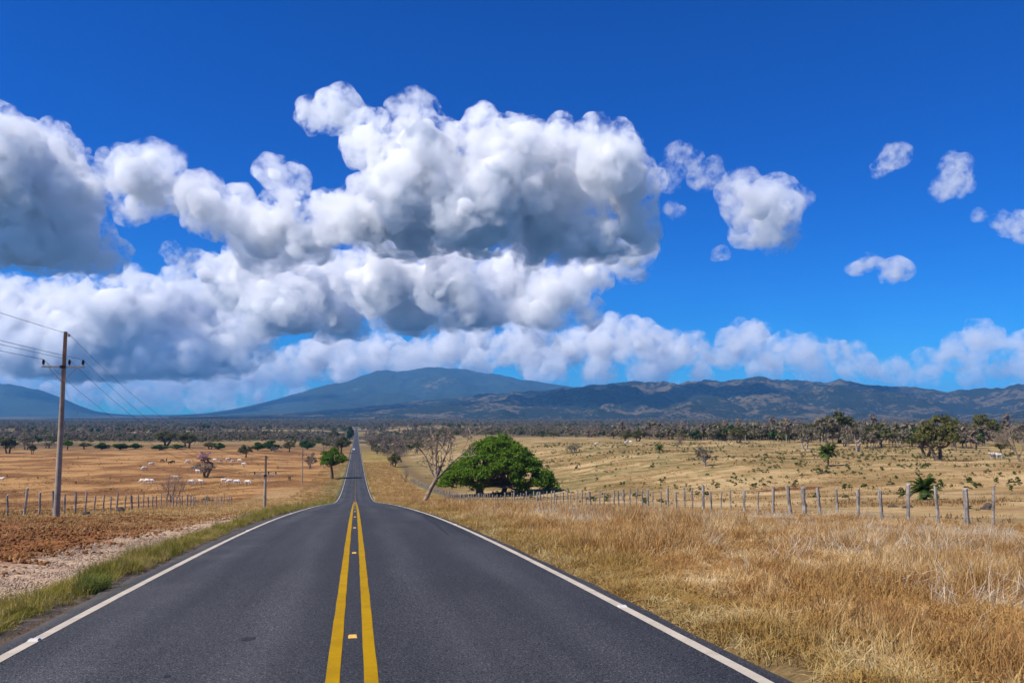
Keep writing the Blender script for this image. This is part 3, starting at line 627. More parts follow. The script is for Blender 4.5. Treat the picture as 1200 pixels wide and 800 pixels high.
def tree_at(px, pyb, pyt, wpx, kind, label, group=None, name=None):
    loc, d = ground_hit(px, pyb); parts = krn.choice(KIND[kind]); wm = wpx * d / FOC; hm = (pyb - pyt) * d / FOC
    h0 = {'dark': 6.2, 'brown': 9.5}.get(kind, 8.2); w0 = {'grey': 9, 'brown': 8}.get(kind, 10)
    return plant(name or {'brown': 'bare_tree'}.get(kind, 'tree'), parts, loc, krn.uniform(0, 6.28), wm / w0, label, 'tree', group, hm / h0)
tree_at(389, 561, 523, 42, 'bright', 'bright green flat-topped tree on the embankment left of the road, its shade crossing the asphalt')
LT = [(9.5, 531, 511, 24, 'olive', 'olive green tree with pale crown in front of the left wood edge'), (29.5, 527, 506, 22, 'grey', 'tall grey-green tree beside the pale olive tree at the pasture edge'), (38, 532, 519, 11, 'olive', 'small dark-stemmed olive tree standing forward of its taller neighbour'),
 (56, 525, 515, 20, 'grey', 'low grey-green tree just before the first utility pole'), (79, 527, 515, 16, 'bright', 'small bright green tree just past the first utility pole'), (99, 526, 517.5, 19, 'olive', 'olive tree between the small bright tree and the dark green row'),
 (119, 527, 518, 20, 'dark', None), (141, 527, 518.5, 23, 'dark', None), (158, 526, 518.5, 18, 'dark', None), (187, 527.5, 520, 22, 'dark', None), (207, 526, 520, 20, 'dark', None),
 (193, 522, 504, 32, 'olive', 'wide olive tree rising behind the dark green row'), (220, 525, 505, 28, 'olive', 'big dark olive tree above the dark green row by the pink tree'), (246, 526, 517, 20, 'olive', 'low olive tree behind the pink blossoming tree'), (257, 527, 518, 15, 'dark', None),
 (288, 536, 519.5, 20, 'olive', 'olive tree standing alone forward of the dark green row'), (302, 528, 517.5, 18, 'dark', None), (318, 528, 515.5, 23, 'dark', None), (339, 529, 516, 17, 'olive', 'dark-stemmed olive tree among the dark green row'), (360, 526.5, 515, 20, 'dark', None), (321, 529.5, 521.5, 12, 'grey', 'small pale greyish tree in front of the dark green row'),
 (400, 531, 511, 25, 'olive', 'open olive tree beside the road behind the bright green one'), (410, 516, 499, 10, 'dark', 'tall dark tree close to the asphalt by the white car'), (392, 518, 503, 18, 'olive', 'olive tree behind the roadside trees near the white car'), (364, 549, 529, 18, 'grey', 'thin grey-leaved tree left of the bright green roadside tree'),
 (310, 515, 504, 16, 'olive', 'round olive tree on the dry rise behind the dark green row'), (262, 512, 503, 18, 'grey', 'grey thin tree on the dry rise left of the round olive tree'), (345, 516, 502, 26, 'grey', 'wide grey tree behind the end of the dark green row')]
for (a, b, c, d, k, lb) in LT: tree_at(a, b, c, d, k, lb or 'low dark green rounded tree in the row at the far edge of the left pasture', 'dark green row trees' if lb is None else None)
RTR = [(734, 517.5, 504, 18, 'olive', 'olive tree shading the resting cattle at the far pasture edge'), (747, 517, 504, 22, 'olive', 'olive tree joined to the one that shades the cattle'), (768, 515, 496, 22, 'brown', 'leafless reddish tree behind the small palm'), (793, 526, 504, 19, 'brown', 'leafless tree with dark stem standing in the open pasture'), (821, 511, 498, 15, 'dark', 'dark green round tree in the bare wood edge'),
 (826, 546, 519, 26, 'grey', 'very thin grey-green sapling in the middle of the right pasture'), (864, 519, 499, 24, 'olive', 'dark olive tree at the wood edge left of the hill-top domed tree'), (943, 526, 492, 30, 'grey', 'tall thin grey tree left of the tall palm'), (983, 519, 479, 52, 'olive', 'large domed olive tree rising above the wood behind the palm'), (1005, 529, 489, 26, 'grey', 'thin-leaved tree with dark bent trunk beside the domed tree'),
 (1085, 535, 496, 42, 'olive', 'dark flat-crowned olive tree in the shade cluster near the white cow pair'), (1103, 540, 485, 54, 'olive', 'largest pale olive tree of the shade cluster near the white cows'), (1117, 524, 483, 36, 'olive', 'tall tree directly behind the shade cluster'), (1154, 522, 481, 38, 'olive', 'tall straight-stemmed tree behind the white cows'), (1174, 533, 511, 20, 'olive', 'small dark tree right behind the white cows'), (1196, 541, 484, 40, 'brown', 'leafless brown tree right of the white cows'),
 (1052, 521, 503, 16, 'grey', 'thin grey tree between the palm and the shade cluster'), (1030, 515, 494, 24, 'brown', 'leafless tree behind the palm at the wood edge'), (905, 514, 494, 26, 'grey', 'grey tree in the wood edge above the bare soil patch'), (690, 512, 500, 26, 'grey', 'grey wood-edge tree left of the resting cattle'), (655, 511, 501, 24, 'grey', 'grey wood-edge tree above the spreading tree'), (610, 509, 499, 22, 'olive', 'olive tree seen over the top of the spreading tree'), (672, 530, 519, 22, 'grey', 'low grey scrub tree right of the spreading tree'),
 (457, 546, 514, 32, 'brown', 'leafless brown tree on the right verge beyond the crest'), (462, 547, 530, 20, 'olive', 'small olive tree under the leafless one on the right verge'), (440, 528, 505, 30, 'brown', 'leafless brown tree nearer the road end in the right-hand row'), (470, 527, 503, 30, 'brown', 'wide leafless tree behind the leaning dead tree'), (430, 519, 505, 18, 'brown', 'small leafless tree where the right verge narrows'), (520, 522, 500, 28, 'grey', 'grey tree behind the leaning dead tree branches'), (474, 565, 540, 15, 'brown', 'small dark leafless tree by the fence left of the leaning dead tree')]
for (a, b, c, d, k, lb) in RTR: tree_at(a, b, c, d, k, lb)
# bare shrub by the left fence and the pink blossoming tree
loc, d = ground_hit(203, 588)
plant('bare_shrub', bare(90, 4.2, (0, 0), 4, .55, .05, M['dry_twigs'], M['dry_twigs'], stems=8, kids=(1, 3), up=.5, low=.4), loc, 0, 57 * d / FOC / 5.6, 'leafless many-stemmed shrub growing at the left fence', 'shrub')
loc, d = ground_hit(238, 559.5); s = 34 * d / FOC / 8
e = plant('blossom_tree', leafy(95, 8, 7.2, 3.6, 12, 750, .24, M['leaf_pink'], M['bark'], .5, .8, .18, 2, .2), loc, 1, s, 'pink blossoming tree in the left pasture among the cattle')
lw = leafy(96, 4.4, 9, 1.2, 16, 1500, .2, M['leaf_brown'], M['bark'], .5, .6, .16, 2, .2)[1]; link('undergrowth', lw, e)

# palms
def palm(seed, trunk, nf, L):
    rn = random.Random(seed); T = MB(); T.tube([(0, 0, -.3), (.03, 0, trunk * .5), (0, .04, trunk)], [.16, .13, .12], 8); C = MB()
    for q in range(nf):
        a = q * 2.4 + rn.uniform(-.3, .3); el = rn.uniform(-.1, 1.45); n = 9; p = Vector((0, 0, trunk - .05)); d = Vector((math.cos(a) * math.cos(el), math.sin(a) * math.cos(el), math.sin(el))); pts = [p]; ll = L * rn.uniform(.75, 1.1)
        for k in range(n): d = (d + Vector((0, 0, -.09 - .02 * k))).normalized(); pts.append(pts[-1] + d * ll / n)
        C.tube(pts, np.linspace(.03, .008, n + 1), 3, False)
        for k in range(1, n + 1):
            for u in (0, .5):
                if k == n and u: continue
                b = pts[k] if not u else pts[k].lerp(pts[k + 1], u); t = (pts[k] - pts[k - 1]).normalized(); s = t.cross(Vector((0, 0, 1))).normalized(); lf = ll * .3 * math.sin(math.pi * (.15 + .8 * k / n)) + .05
                for sg in (-1, 1):
                    dr = (s * sg * .8 + t * .6 + Vector((0, 0, -.35 + rn.uniform(-.2, .2)))).normalized(); w_ = t * ll * .032
                    C.add([b - w_, b + w_, b + dr * lf * .6 + w_ * .9, b + dr * lf, b + dr * lf * .6 - w_ * .9], [[4, 2, 3]], [[0, 1, 2, 4]])
    return T.mesh('trunk', M['bark'], True), C.mesh('crown', M['leaf_palm'])
loc, d = ground_hit(970.5, 546); plant('palm_tree', palm(1, 2.3, 40, 2.1), loc, 0, 35 * d / FOC / 5.0, 'palm with a short trunk standing in the open right pasture', 'palm')
loc, d = ground_hit(1084, 585); plant('palm_tree', palm(2, .7, 38, 1.35), loc, 0, 37 * d / FOC / 2.3, 'stubby young palm just behind the right fence posts', 'palm')
loc, d = ground_hit(773, 531); plant('palm_tree', palm(3, 1.2, 26, 1.6), loc, 0, 15 * d / FOC / 3.3, 'small far palm at the foot of the leafless reddish tree', 'palm')

# bushes
BU = [leafy(400 + q, 1.1, 1.5, .1, 9, 420, .085, M['leaf_dark'], M['bark'], .5, .85, .24, 2, .2) for q in range(3)]
BL = [(960, 555, 12, 7, 'dark green bush at the foot of the palm in the open pasture'), (969, 555, 10, 6, 'smaller green bush right under the palm trunk in the pasture'), (1000, 556.5, 7, 5, 'round green bush in the pasture right of the palm'), (1008, 556, 6, 4, 'little green bush next to the round one right of the palm'), (764, 548.5, 7, 5, 'single dark green bush in the bare middle of the right pasture'), (676, 551, 5, 8, 'upright green bush right of the spreading tree'), (951, 553.5, 4, 4, 'tiny green bush left of the bushes under the palm'), (627, 582, 10, 6, 'green weed bush in the verge grass under the spreading tree'), (1136, 598, 14, 6, 'low green scrub behind the right fence beside the dark boulder'), (242, 588, 13, 6, 'low green bush at the end of the left fence'), (860, 556, 5, 3, 'small green bush in the pasture above the fence')]
for (a, b, wd, hh, lb) in BL:
    loc, d = ground_hit(a, b); plant('bush', krn.choice(BU), loc, krn.uniform(0, 6), wd * d / FOC / 1.6, lb, 'bush', None, hh * d / FOC / 1.1, ('stem', 'foliage'))
# boulders and stumps
for (a, b, wd, hh, lb) in ((1157, 597, 15, 11, 'dark rounded boulder behind the right fence'), (1064, 595, 12, 7, 'low dark boulder behind the right fence near the stubby palm'), (1046, 594, 10, 6, 'small dark rock beside the thick fence post'), (141, 600, 10, 10, 'dark stump leaning at a post of the left fence'), (100, 603, 11, 6, 'dark flat rock at the foot of the left fence')):
    loc, d = ground_hit(a, b); o = link('boulder', stone_mesh('boulder', int(a), M['rock'], 3), None, loc); s = d / FOC; o.scale = (wd * s * .55, wd * s * .5, hh * s * .95); tag(o, lb, 'rock')

# scrub of small green plants in the right pasture, and the far woodland
sb = [leafy(420 + q, 1, 1.4, .1, 6, 120, .15, M['leaf_olive' if q % 2 else 'leaf_dark'], M['bark'], .5, .8, .26)[1] for q in range(4)]
ps = lambda x, y: smooth(fbm(x / 16, y / 9, 4, 55), .02, .3) * smooth(y, 60, 110) + .04
scatter('pasture_scrub', [field(30, 240, 70, 430, .1, ps) + (1,), field(-300, -30, 230, 480, .006) + (.8,)], sb, 'scattered low green scrub plants in the right-hand pasture', 'scrub', .2, .75, .1)
def small_tree(seed, h, wd, n, sz, lm, bm_):
    t, c = leafy(seed, h, wd, h * .22, 9, n, sz, lm, bm_, .6, .8, .22, 1, .3, 3)
    V = []; F3 = []; F4 = []; mi = []; k = 0
    a = np.empty(len(c.vertices) * 3, 'f'); c.vertices.foreach_get('co', a); q = np.empty(len(c.loops), 'i'); c.loops.foreach_get('vertex_index', q); q = q.reshape(-1, 4)
    T = MB(); T.tube([(0, 0, -.5), (.1, 0, h * .25), (0, .1, h * .6)], [wd * .03, wd * .024, wd * .01], 4)
    tv_ = np.concatenate(T.V); tq = np.concatenate(T.Q); nV = len(a) // 3
    return mesh('wood_tree', np.vstack([a.reshape(-1, 3), tv_]), [np.vstack([q, tq + nV])], [lm, bm_], False, np.concatenate([np.zeros(len(q)), np.ones(len(tq))]))
wt = [small_tree(500, 7, 8, 190, .75, M['leaf_olive'], M['bark']), small_tree(501, 8, 8, 170, .75, M['leaf_grey'], M['pale_bark']), small_tree(502, 6, 8, 210, .75, M['leaf_dark'], M['bark']), small_tree(503, 8, 7, 170, .65, M['leaf_grey'], M['pale_bark']), small_tree(504, 8.5, 7.5, 190, .6, M['leaf_brown'], M['pale_bark']), small_tree(505, 6.5, 9, 200, .75, M['leaf_olive'], M['bark'])]
def wood(n, d0, d1, prob, s):
    az = YAW + rng.uniform(-.66, .66, n); d = np.exp(rng.uniform(math.log(d0), math.log(d1), n)) if False else np.sqrt(rng.uniform(d0 * d0, d1 * d1, n)); x = np.sin(az) * d; y = np.cos(az) * d
    k = (rng.uniform(0, 1, n) < prob(x, y, d)) & ((np.abs(x) > 13) | (y > 2300)); return x[k], y[k], s
def pw(x, y, d):
    p = smooth(fbm(x / 160, y / 110, 4, 31), -.1, .2); pxx = 600 + FOC * np.tan(np.arctan2(x, y) - YAW); nz = 70 * fbm(x / 60, y / 60, 3, 7)
    e0 = np.interp(pxx, [-100, 330, 405, 440, 600, 850, 1000, 1300], [760, 700, 520, 420, 620, 470, 330, 290]); return np.clip(p + .1, 0, 1) * smooth(d + nz, e0, e0 * 1.45)
def pw2(x, y, d): return np.clip(smooth(fbm(x / 420, y / 220, 4, 37), -.18, .2) + .08, 0, 1)
W0 = wood(9000, 300, 620, lambda x, y, d: pw(x, y, d) * (x > 110), 1.3); W1 = wood(26000, 320, 1300, pw, .85); W2 = wood(26000, 1300, 4600, pw2, 1.35)
scatter('far_woodland', [W0, W1, W2], [wt[1], wt[4], wt[0], wt[3], wt[4], wt[5], wt[1], wt[2]], 'grey and olive dry woodland covering the far plain up to the hills', 'woodland', .6, 1.25, .04)

# ------------------------------------------------------------------ fences
def post_mesh(seed, h=1.45, r=.075):
    rn = random.Random(seed); k = 7; T = MB(); n = 5; zs = [-.35, .1, .6, 1.05, h]; lean = (rn.gauss(0, .018), rn.gauss(0, .018)); P_ = [(lean[0] * z + rn.gauss(0, .008), lean[1] * z + rn.gauss(0, .008), z) for z in zs]
    rr = [r * rn.uniform(.85, 1.15) for _ in zs]; T.tube(P_, rr, k); V = T.V[0]; ang = rn.uniform(0, 6.28)
    top = V[:, 2] > h - .05; V[top, 2] += .06 * np.cos(np.arctan2(V[top, 1], V[top, 0]) + ang) + rn.uniform(-.02, .02)
    V[:, :2] *= (1 + .14 * fbm(V[:, 0] * 30, V[:, 1] * 30, 2, seed))[:, None]; return T.mesh('post', M['post'])
POSTS = [post_mesh(600 + q, 1.52 + .16 * math.sin(q * 2.1), .062 + .018 * math.sin(q * 1.7 + 1)) for q in range(9)]
def fence(name, xf, y0, y1, step, hw, label, seed, fat=()):
    rn = random.Random(seed); y = y0; root = empty(name, on_ground(float(xf(y0)), y0)); tag(root, label, 'fence', 'roadside wire fences'); base = root.location; tops = []
    while y < y1:
        x = float(xf(y)) + rn.gauss(0, .05); g_ = on_ground(x, y); o = link('post', rn.choice(POSTS), root, g_ - base); s = rn.uniform(.9, 1.08); f_ = rn.choice((1, 1, 1.15, 1.25, 1.5)) if rn.random() < .5 else 1
        o.scale = (f_, f_, s); o.rotation_euler = (rn.gauss(0, .015), rn.gauss(0, .015), rn.uniform(0, 6.28)); tops.append(g_ - base); y += step * rn.uniform(.85, 1.15)
    for hz in hw:
        P_ = []
        for a, b in zip(tops[:-1], tops[1:]):
            P_ += [a + Vector((-.07, 0, hz)), a.lerp(b, .5) + Vector((-.07, 0, hz - .025))]
        P_.append(tops[-1] + Vector((-.07, 0, hz))); T = MB(); T.tube(P_, .0065, 3, False); link('wire', T.mesh('wire', M['wire']), root)
xR = lambda y: np.interp(y, [10, 25, 46, 70, 97, 130, 198, 318, 480], [24.0, 23.6, 23.0, 23.2, 23.2, 20.5, 19.5, 15, 13.5])
xL = lambda y: np.interp(y, [20, 50, 80, 120, 200, 330], [-20.2, -20.4, -21, -21.8, -20, -17])
fence('wire_fence', xR, 15.4, 260, 1.5, (1.32, 1.05, .75, .4), 'weathered grey post and wire fence along the golden right verge', 1)
fence('wire_fence', xL, 42, 150, 2.3, (1.3, 1.0, .7, .35), 'wooden post and wire fence behind the red tilled earth, passing the utility pole', 2)

# ------------------------------------------------------------------ utility poles and cables
def pole(x, y, h, label, rz=0):
    root = empty('utility_pole', on_ground(x, y), rz); tag(root, label, 'utility pole', 'utility poles along the left pasture'); T = MB(); T.tube([(0, 0, -.6), (0, 0, 0), (0, 0, h * .5), (0, 0, h)], [.185, .18, .145, .1], 14); link('shaft', T.mesh('shaft', M['concrete'], True), root)
    za = h - 2.15; T = MB(); T.box((0, -.13, za), (1.18, .05, .055)); arm = link('crossarm', T.mesh('crossarm', M['steel']), root)
    for s in (-1, 1): T = MB(); T.tube([(s * .78, -.13, za - .05), (s * .08, -.13, za - .85)], .022, 5); link('brace', T.mesh('brace', M['steel']), arm)
    att = []
    for xx in (-1.1, .34, 1.1):
        T = MB(); z0 = za + .055; T.tube([(xx, -.13, z0), (xx, -.13, z0 + .1), (xx, -.13, z0 + .11), (xx, -.13, z0 + .2), (xx, -.13, z0 + .21), (xx, -.13, z0 + .32), (xx, -.13, z0 + .38)], [.02, .02, .085, .06, .09, .06, .045], 9)
        link('insulator', T.mesh('insulator', M['insulator'], True), arm); att.append(Vector((x, y, root.location.z)) + Vector((xx, -.13, z0 + .385)))
    T = MB(); T.tube([(.1, 0, h - .22), (.2, 0, h - .22)], .03, 6); T.tube([(.2, 0, h - .3), (.2, 0, h - .14)], .06, 8); link('top_insulator', T.mesh('top_insulator', M['steel']), root); att.append(Vector((x + .2, y, root.location.z + h - .14)))
    T = MB(); T.box((0, -.16, za), (.14, .1, .09)); link('clamp', T.mesh('clamp', M['insulator']), root)
    return root, att
p1, d1 = ground_hit(66, 605.5); h1 = 218 * d1 / FOC / 1.0; p2, d2 = ground_hit(310, 595); p3, d3 = ground_hit(354, 566)

A0 = pole(p1.x - 1.5, -48, h1, 'utility pole one span back along the cables from the tall crossarm pole')[1]
r1, A1 = pole(p1.x, p1.y, h1, 'tall concrete utility pole with crossarm beside the left fence')
A2 = pole(p2.x, p2.y, 61 * d2 / FOC, 'thin second utility pole further down by the pasture')[1]
A3 = pole(p3.x, p3.y, 40 * d3 / FOC, 'small third utility pole left of the bright green tree')[1]
A4 = pole(p3.x + 2, p3.y + 110, 40 * d3 / FOC, 'far utility pole behind the bright green roadside tree')[1]
T = MB(); T.tube([(0, .15, h1 - 3.3), (1.5, 9, .0 - .9)], .008, 4); link('guy_wire', T.mesh('guy_wire', M['steel']), r1)
NAMES = ('left insulators', 'middle insulators', 'right insulators', 'pole tops')
for k in range(4):
    P_ = []
    for a, b, sag in ((A0[k], A1[k], 1.3), (A1[k], A2[k], 2.2), (A2[k], A3[k], 1.4), (A3[k], A4[k], 1.6)):
        for t in np.linspace(0, 1, 22)[: (None if b is A4[k] else -1)]: P_.append(a.lerp(b, t) - Vector((0, 0, 4 * sag * t * (1 - t))))
    T = MB(); T.tube(P_, .012, 4, False); o = link('power_cable', T.mesh('power_cable', M['cable'])); tag(o, 'black power cable carried by the %s of the utility poles' % NAMES[k], 'cable', 'overhead power cables')

# ------------------------------------------------------------------ cattle
def cow_mesh(name, graze, mat, seed=0):
    V = [(-.78, 0, 1.16), (-.35, 0, 1.12), (.15, 0, 1.12), (.55, 0, 1.22)]; rad = [(.27, .27), (.33, .36), (.33, .37), (.28, .34)]; E = [(0, 1), (1, 2), (2, 3)]
    def add(p, r, frm): V.append(p); rad.append(r if isinstance(r, tuple) else (r, r)); E.append((frm, len(V) - 1)); return len(V) - 1
    hump = add((.5, 0, 1.62), .13, 3)
    if graze: n = add((.98, 0, 1.0), (.17, .2), 3); h_ = add((1.25, .05, .52), (.12, .15), n); m_ = add((1.38, .06, .2), (.08, .09), h_)
    else: n = add((.98, 0, 1.42), (.16, .2), 3); h_ = add((1.3, .08, 1.62), (.13, .15), n); m_ = add((1.62, .12, 1.44), (.085, .09), h_)
    for sg in (-1, 1):
        e_ = add((V[h_][0] - .02, V[h_][1] + sg * .3, V[h_][2] + .02), .035, h_)
    for (bx, src, k) in ((-.72, 0, -1), (.52, 3, 1)):
        for sg in (-1, 1):
            st = .08 * (sg if seed % 2 else -sg); a = add((bx, sg * .17, .85), (.14, .12), src); b = add((bx + .04 * k * (1 if k > 0 else 1) + st * .5, sg * .18, .45), .075, a); c = add((bx - .02 + st, sg * .18, .1), .055, b); add((bx + .04 + st, sg * .18, .02), .06, c)
    t = add((-1.02, 0, 1.1), .04, 0); add((-1.1, 0, .55), .03, t)
    me = bpy.data.meshes.new(name); me.from_pydata(V, E, []); o = bpy.data.objects.new(name, me); col.objects.link(o); md = o.modifiers.new('skin', 'SKIN'); md.use_smooth_shade = True
    for q, r in enumerate(rad): me.skin_vertices[0].data[q].radius = r
    me.skin_vertices[0].data[1].use_root = True; ss = o.modifiers.new('sub', 'SUBSURF'); ss.levels = 1; ss.render_levels = 1
    m2 = bpy.data.meshes.new_from_object(o.evaluated_get(bpy.context.evaluated_depsgraph_get())); bpy.data.objects.remove(o); m2.materials.clear(); m2.materials.append(mat); m2.name = name; return m2
CW = [cow_mesh('cow', True, M['cow_white'], 0), cow_mesh('cow', False, M['cow_white'], 1), cow_mesh('cow', True, M['cow_white'], 1)]; CB = [cow_mesh('cow', True, M['cow_brown'], 0), cow_mesh('cow', False, M['cow_brown'], 1)]
crn = random.Random(21)
GR1, GR2, GR3 = 'white cattle in the left pasture', 'dark cattle in the left pasture', 'white cattle in the right pasture'
near = 'white cow grazing in the front row of the left pasture'; back = 'white cow in the back group of the left pasture beyond the pink tree'
CL = [(167, 566.5, near), (172.5, 566.5, near), (177, 566, near), (206, 562, 'white cow seen through the leafless shrub'), (223.5, 568, near), (235.5, 567, near), (232, 555, 'white cow just left of the pink tree'), (241, 552, 'white cow resting under the pink tree'), (262.5, 566, near), (269.5, 567, near), (277.5, 568, near), (290, 568, near), (177, 546, 'white cow alone above the front row, toward the dark cattle'), (169.5, 551, 'white cow alone on the brown band above the front row'), (252, 541, back), (259, 542, back), (267, 540, back), (273, 542, back), (280.5, 541.5, back), (285.5, 546, back), (220, 543, 'white cow between the dark cattle and the pink tree'), (1.5, 564, 'white cow grazing behind the tall utility pole, apart from the herd')]
for (a, b, lb) in CL:
    loc, d = ground_hit(a, b); o = link('cow', crn.choice(CW), None, loc); o.rotation_euler = (0, 0, crn.choice((0, math.pi)) + crn.gauss(0, .45)); s = crn.uniform(.95, 1.12); o.scale = (s, s, s); tag(o, lb, 'cow', GR1)
for (a, b) in ((190, 541.5), (195, 540.5), (199, 544), (203, 543)):
    loc, d = ground_hit(a, b); o = link('cow', crn.choice(CB), None, loc); o.rotation_euler = (0, 0, crn.uniform(0, 6.28)); tag(o, 'dark brown cow in the small dark group above the leafless shrub', 'cow', GR2)
loc, d = ground_hit(339, 563); o = link('cow', CB[1], None, loc); o.rotation_euler = (0, 0, 1.9); tag(o, 'dark cow standing alone near the third utility pole', 'cow', GR2)
for k, (a, b, rz, lb) in enumerate(((1163.5, 538, 3.4, 'white cow of the close pair standing under trees beyond the fence'), (1170.5, 538, 3.0, 'white cow of the close pair standing under trees beyond the fence'), (734, 520, .2, 'white cow resting in tree shade at the far right pasture edge'), (739, 519.5, 2, 'white cow standing next to the resting one in tree shade'), (699, 522, .4, 'white cow alone at the far edge right of the spreading tree'))):
    loc, d = ground_hit(a, b); o = link('cow', CW[1 if k < 2 else 0], None, loc); o.rotation_euler = (0, 0, rz); tag(o, lb, 'cow', GR3)

# ------------------------------------------------------------------ the oncoming car far down the road
def car(x, y):
    root = empty('car', (x, y, float(P(y)) + .05), math.pi / 2 * -1); tag(root, 'small white car coming up the road in the distance', 'car')
    prof = [(-2.1, .35), (-2.1, .8), (-1.9, .98), (-1.1, 1.02), (-.6, 1.5), (.9, 1.52), (1.5, 1.05), (2.0, .98), (2.15, .75), (2.15, .35)]; n = len(prof); V = []
    for sy, k in ((-.82, 1), (.82, 1)): V += [(px_, sy * (.86 if z > 1.1 else 1), z) for px_, z in prof]
    q = np.arange(n); Qs = np.stack([q, (q + 1) % n, (q + 1) % n + n, q + n], -1); m_ = mesh('body', V, [Qs, np.stack([np.arange(n)[::-1], np.arange(n) + n])], M['white_metal']); link('body', m_, root)
    gl = simple('car_glass', (.01, .012, .015), (.02, .022, .025), 2, .1)
    for (xa, za, xb, zb) in ((-1.09, 1.05, -.63, 1.46), (1.49, 1.08, .93, 1.48)):
        e = .02 if xa > 0 else -.02; link('windscreen', mesh('windscreen', [(xa + e, -.66, za), (xa + e, .66, za), (xb + e, .62, zb), (xb + e, -.62, zb)], np.array([[0, 1, 2, 3]]), gl), root)
    for sy in (-1, 1): link('side_window', mesh('side_window', [(-.9, sy * .84, 1.06), (1.2, sy * .84, 1.08), (.8, sy * .725, 1.44), (-.5, sy * .725, 1.44)], np.array([[0, 1, 2, 3]]), gl), root)
    for xx in (-1.35, 1.35):
        for sy in (-1, 1): T = MB(); T.tube([(xx, sy * .66, .32), (xx, sy * .86, .32)], .33, 14); wh = link('wheel', T.mesh('wheel', M['insulator']), root); T = MB(); T.tube([(xx, sy * .86, .32), (xx, sy * .875, .32)], .2, 12); link('rim', T.mesh('rim', M['steel']), wh)
    for sy in (-1, 1): T = MB(); T.box((-2.11, sy * .6, .72), (.03, .16, .08)); link('headlight', T.mesh('headlight', M['stud_w']), root)
car(-1.7, 640)

# ------------------------------------------------------------------ wind turbines on the hill ridge
T = MB(); T.tube([(0, 0, -4), (0, 0, 40)], [1.7, 1.0], 8); TW = T.mesh('tower', M['white_metal']); T = MB(); T.box((0, 0, 40.8), (1.1, 2.6, 1.2)); NC = T.mesh('nacelle', M['white_metal'])
T = MB(); T.add([(-.9, 0, 0), (.9, 0, 0), (.8, .2, 5), (.15, .1, 18), (-.15, .1, 18), (-1.1, -.1, 5)], None, [[0, 1, 2, 5], [5, 2, 3, 4]]); T.add([(-.9, .4, 0), (.9, .4, 0), (.8, .6, 5), (.15, .3, 18), (-.15, .3, 18), (-1.1, .3, 5)], None, [[0, 1, 2, 5], [5, 2, 3, 4]]); BLD = T.mesh('blade', M['white_metal'])
for k, px in enumerate((750, 761, 766.5, 772, 777.5, 782, 785.5, 789, 792.5, 795.5)):
    az = px_az(px); ia = int(np.argmin(abs(hillA - az))); id_ = int(np.argmin(abs(hillD - 8000))); d = hillD[id_]; zz = hillZ[id_, ia]
    e = empty('wind_turbine', (math.sin(az) * d, math.cos(az) * d, zz), -az); tag(e, 'white wind turbine in the row on the hill ridge', 'wind turbine', 'wind turbines on the ridge')
    link('tower', TW, e); link('nacelle', NC, e)
    for q in range(3): b = link('blade', BLD, e, (0, -3, 40.8)); b.rotation_euler = (0, R(q * 120 + k * 37), 0)

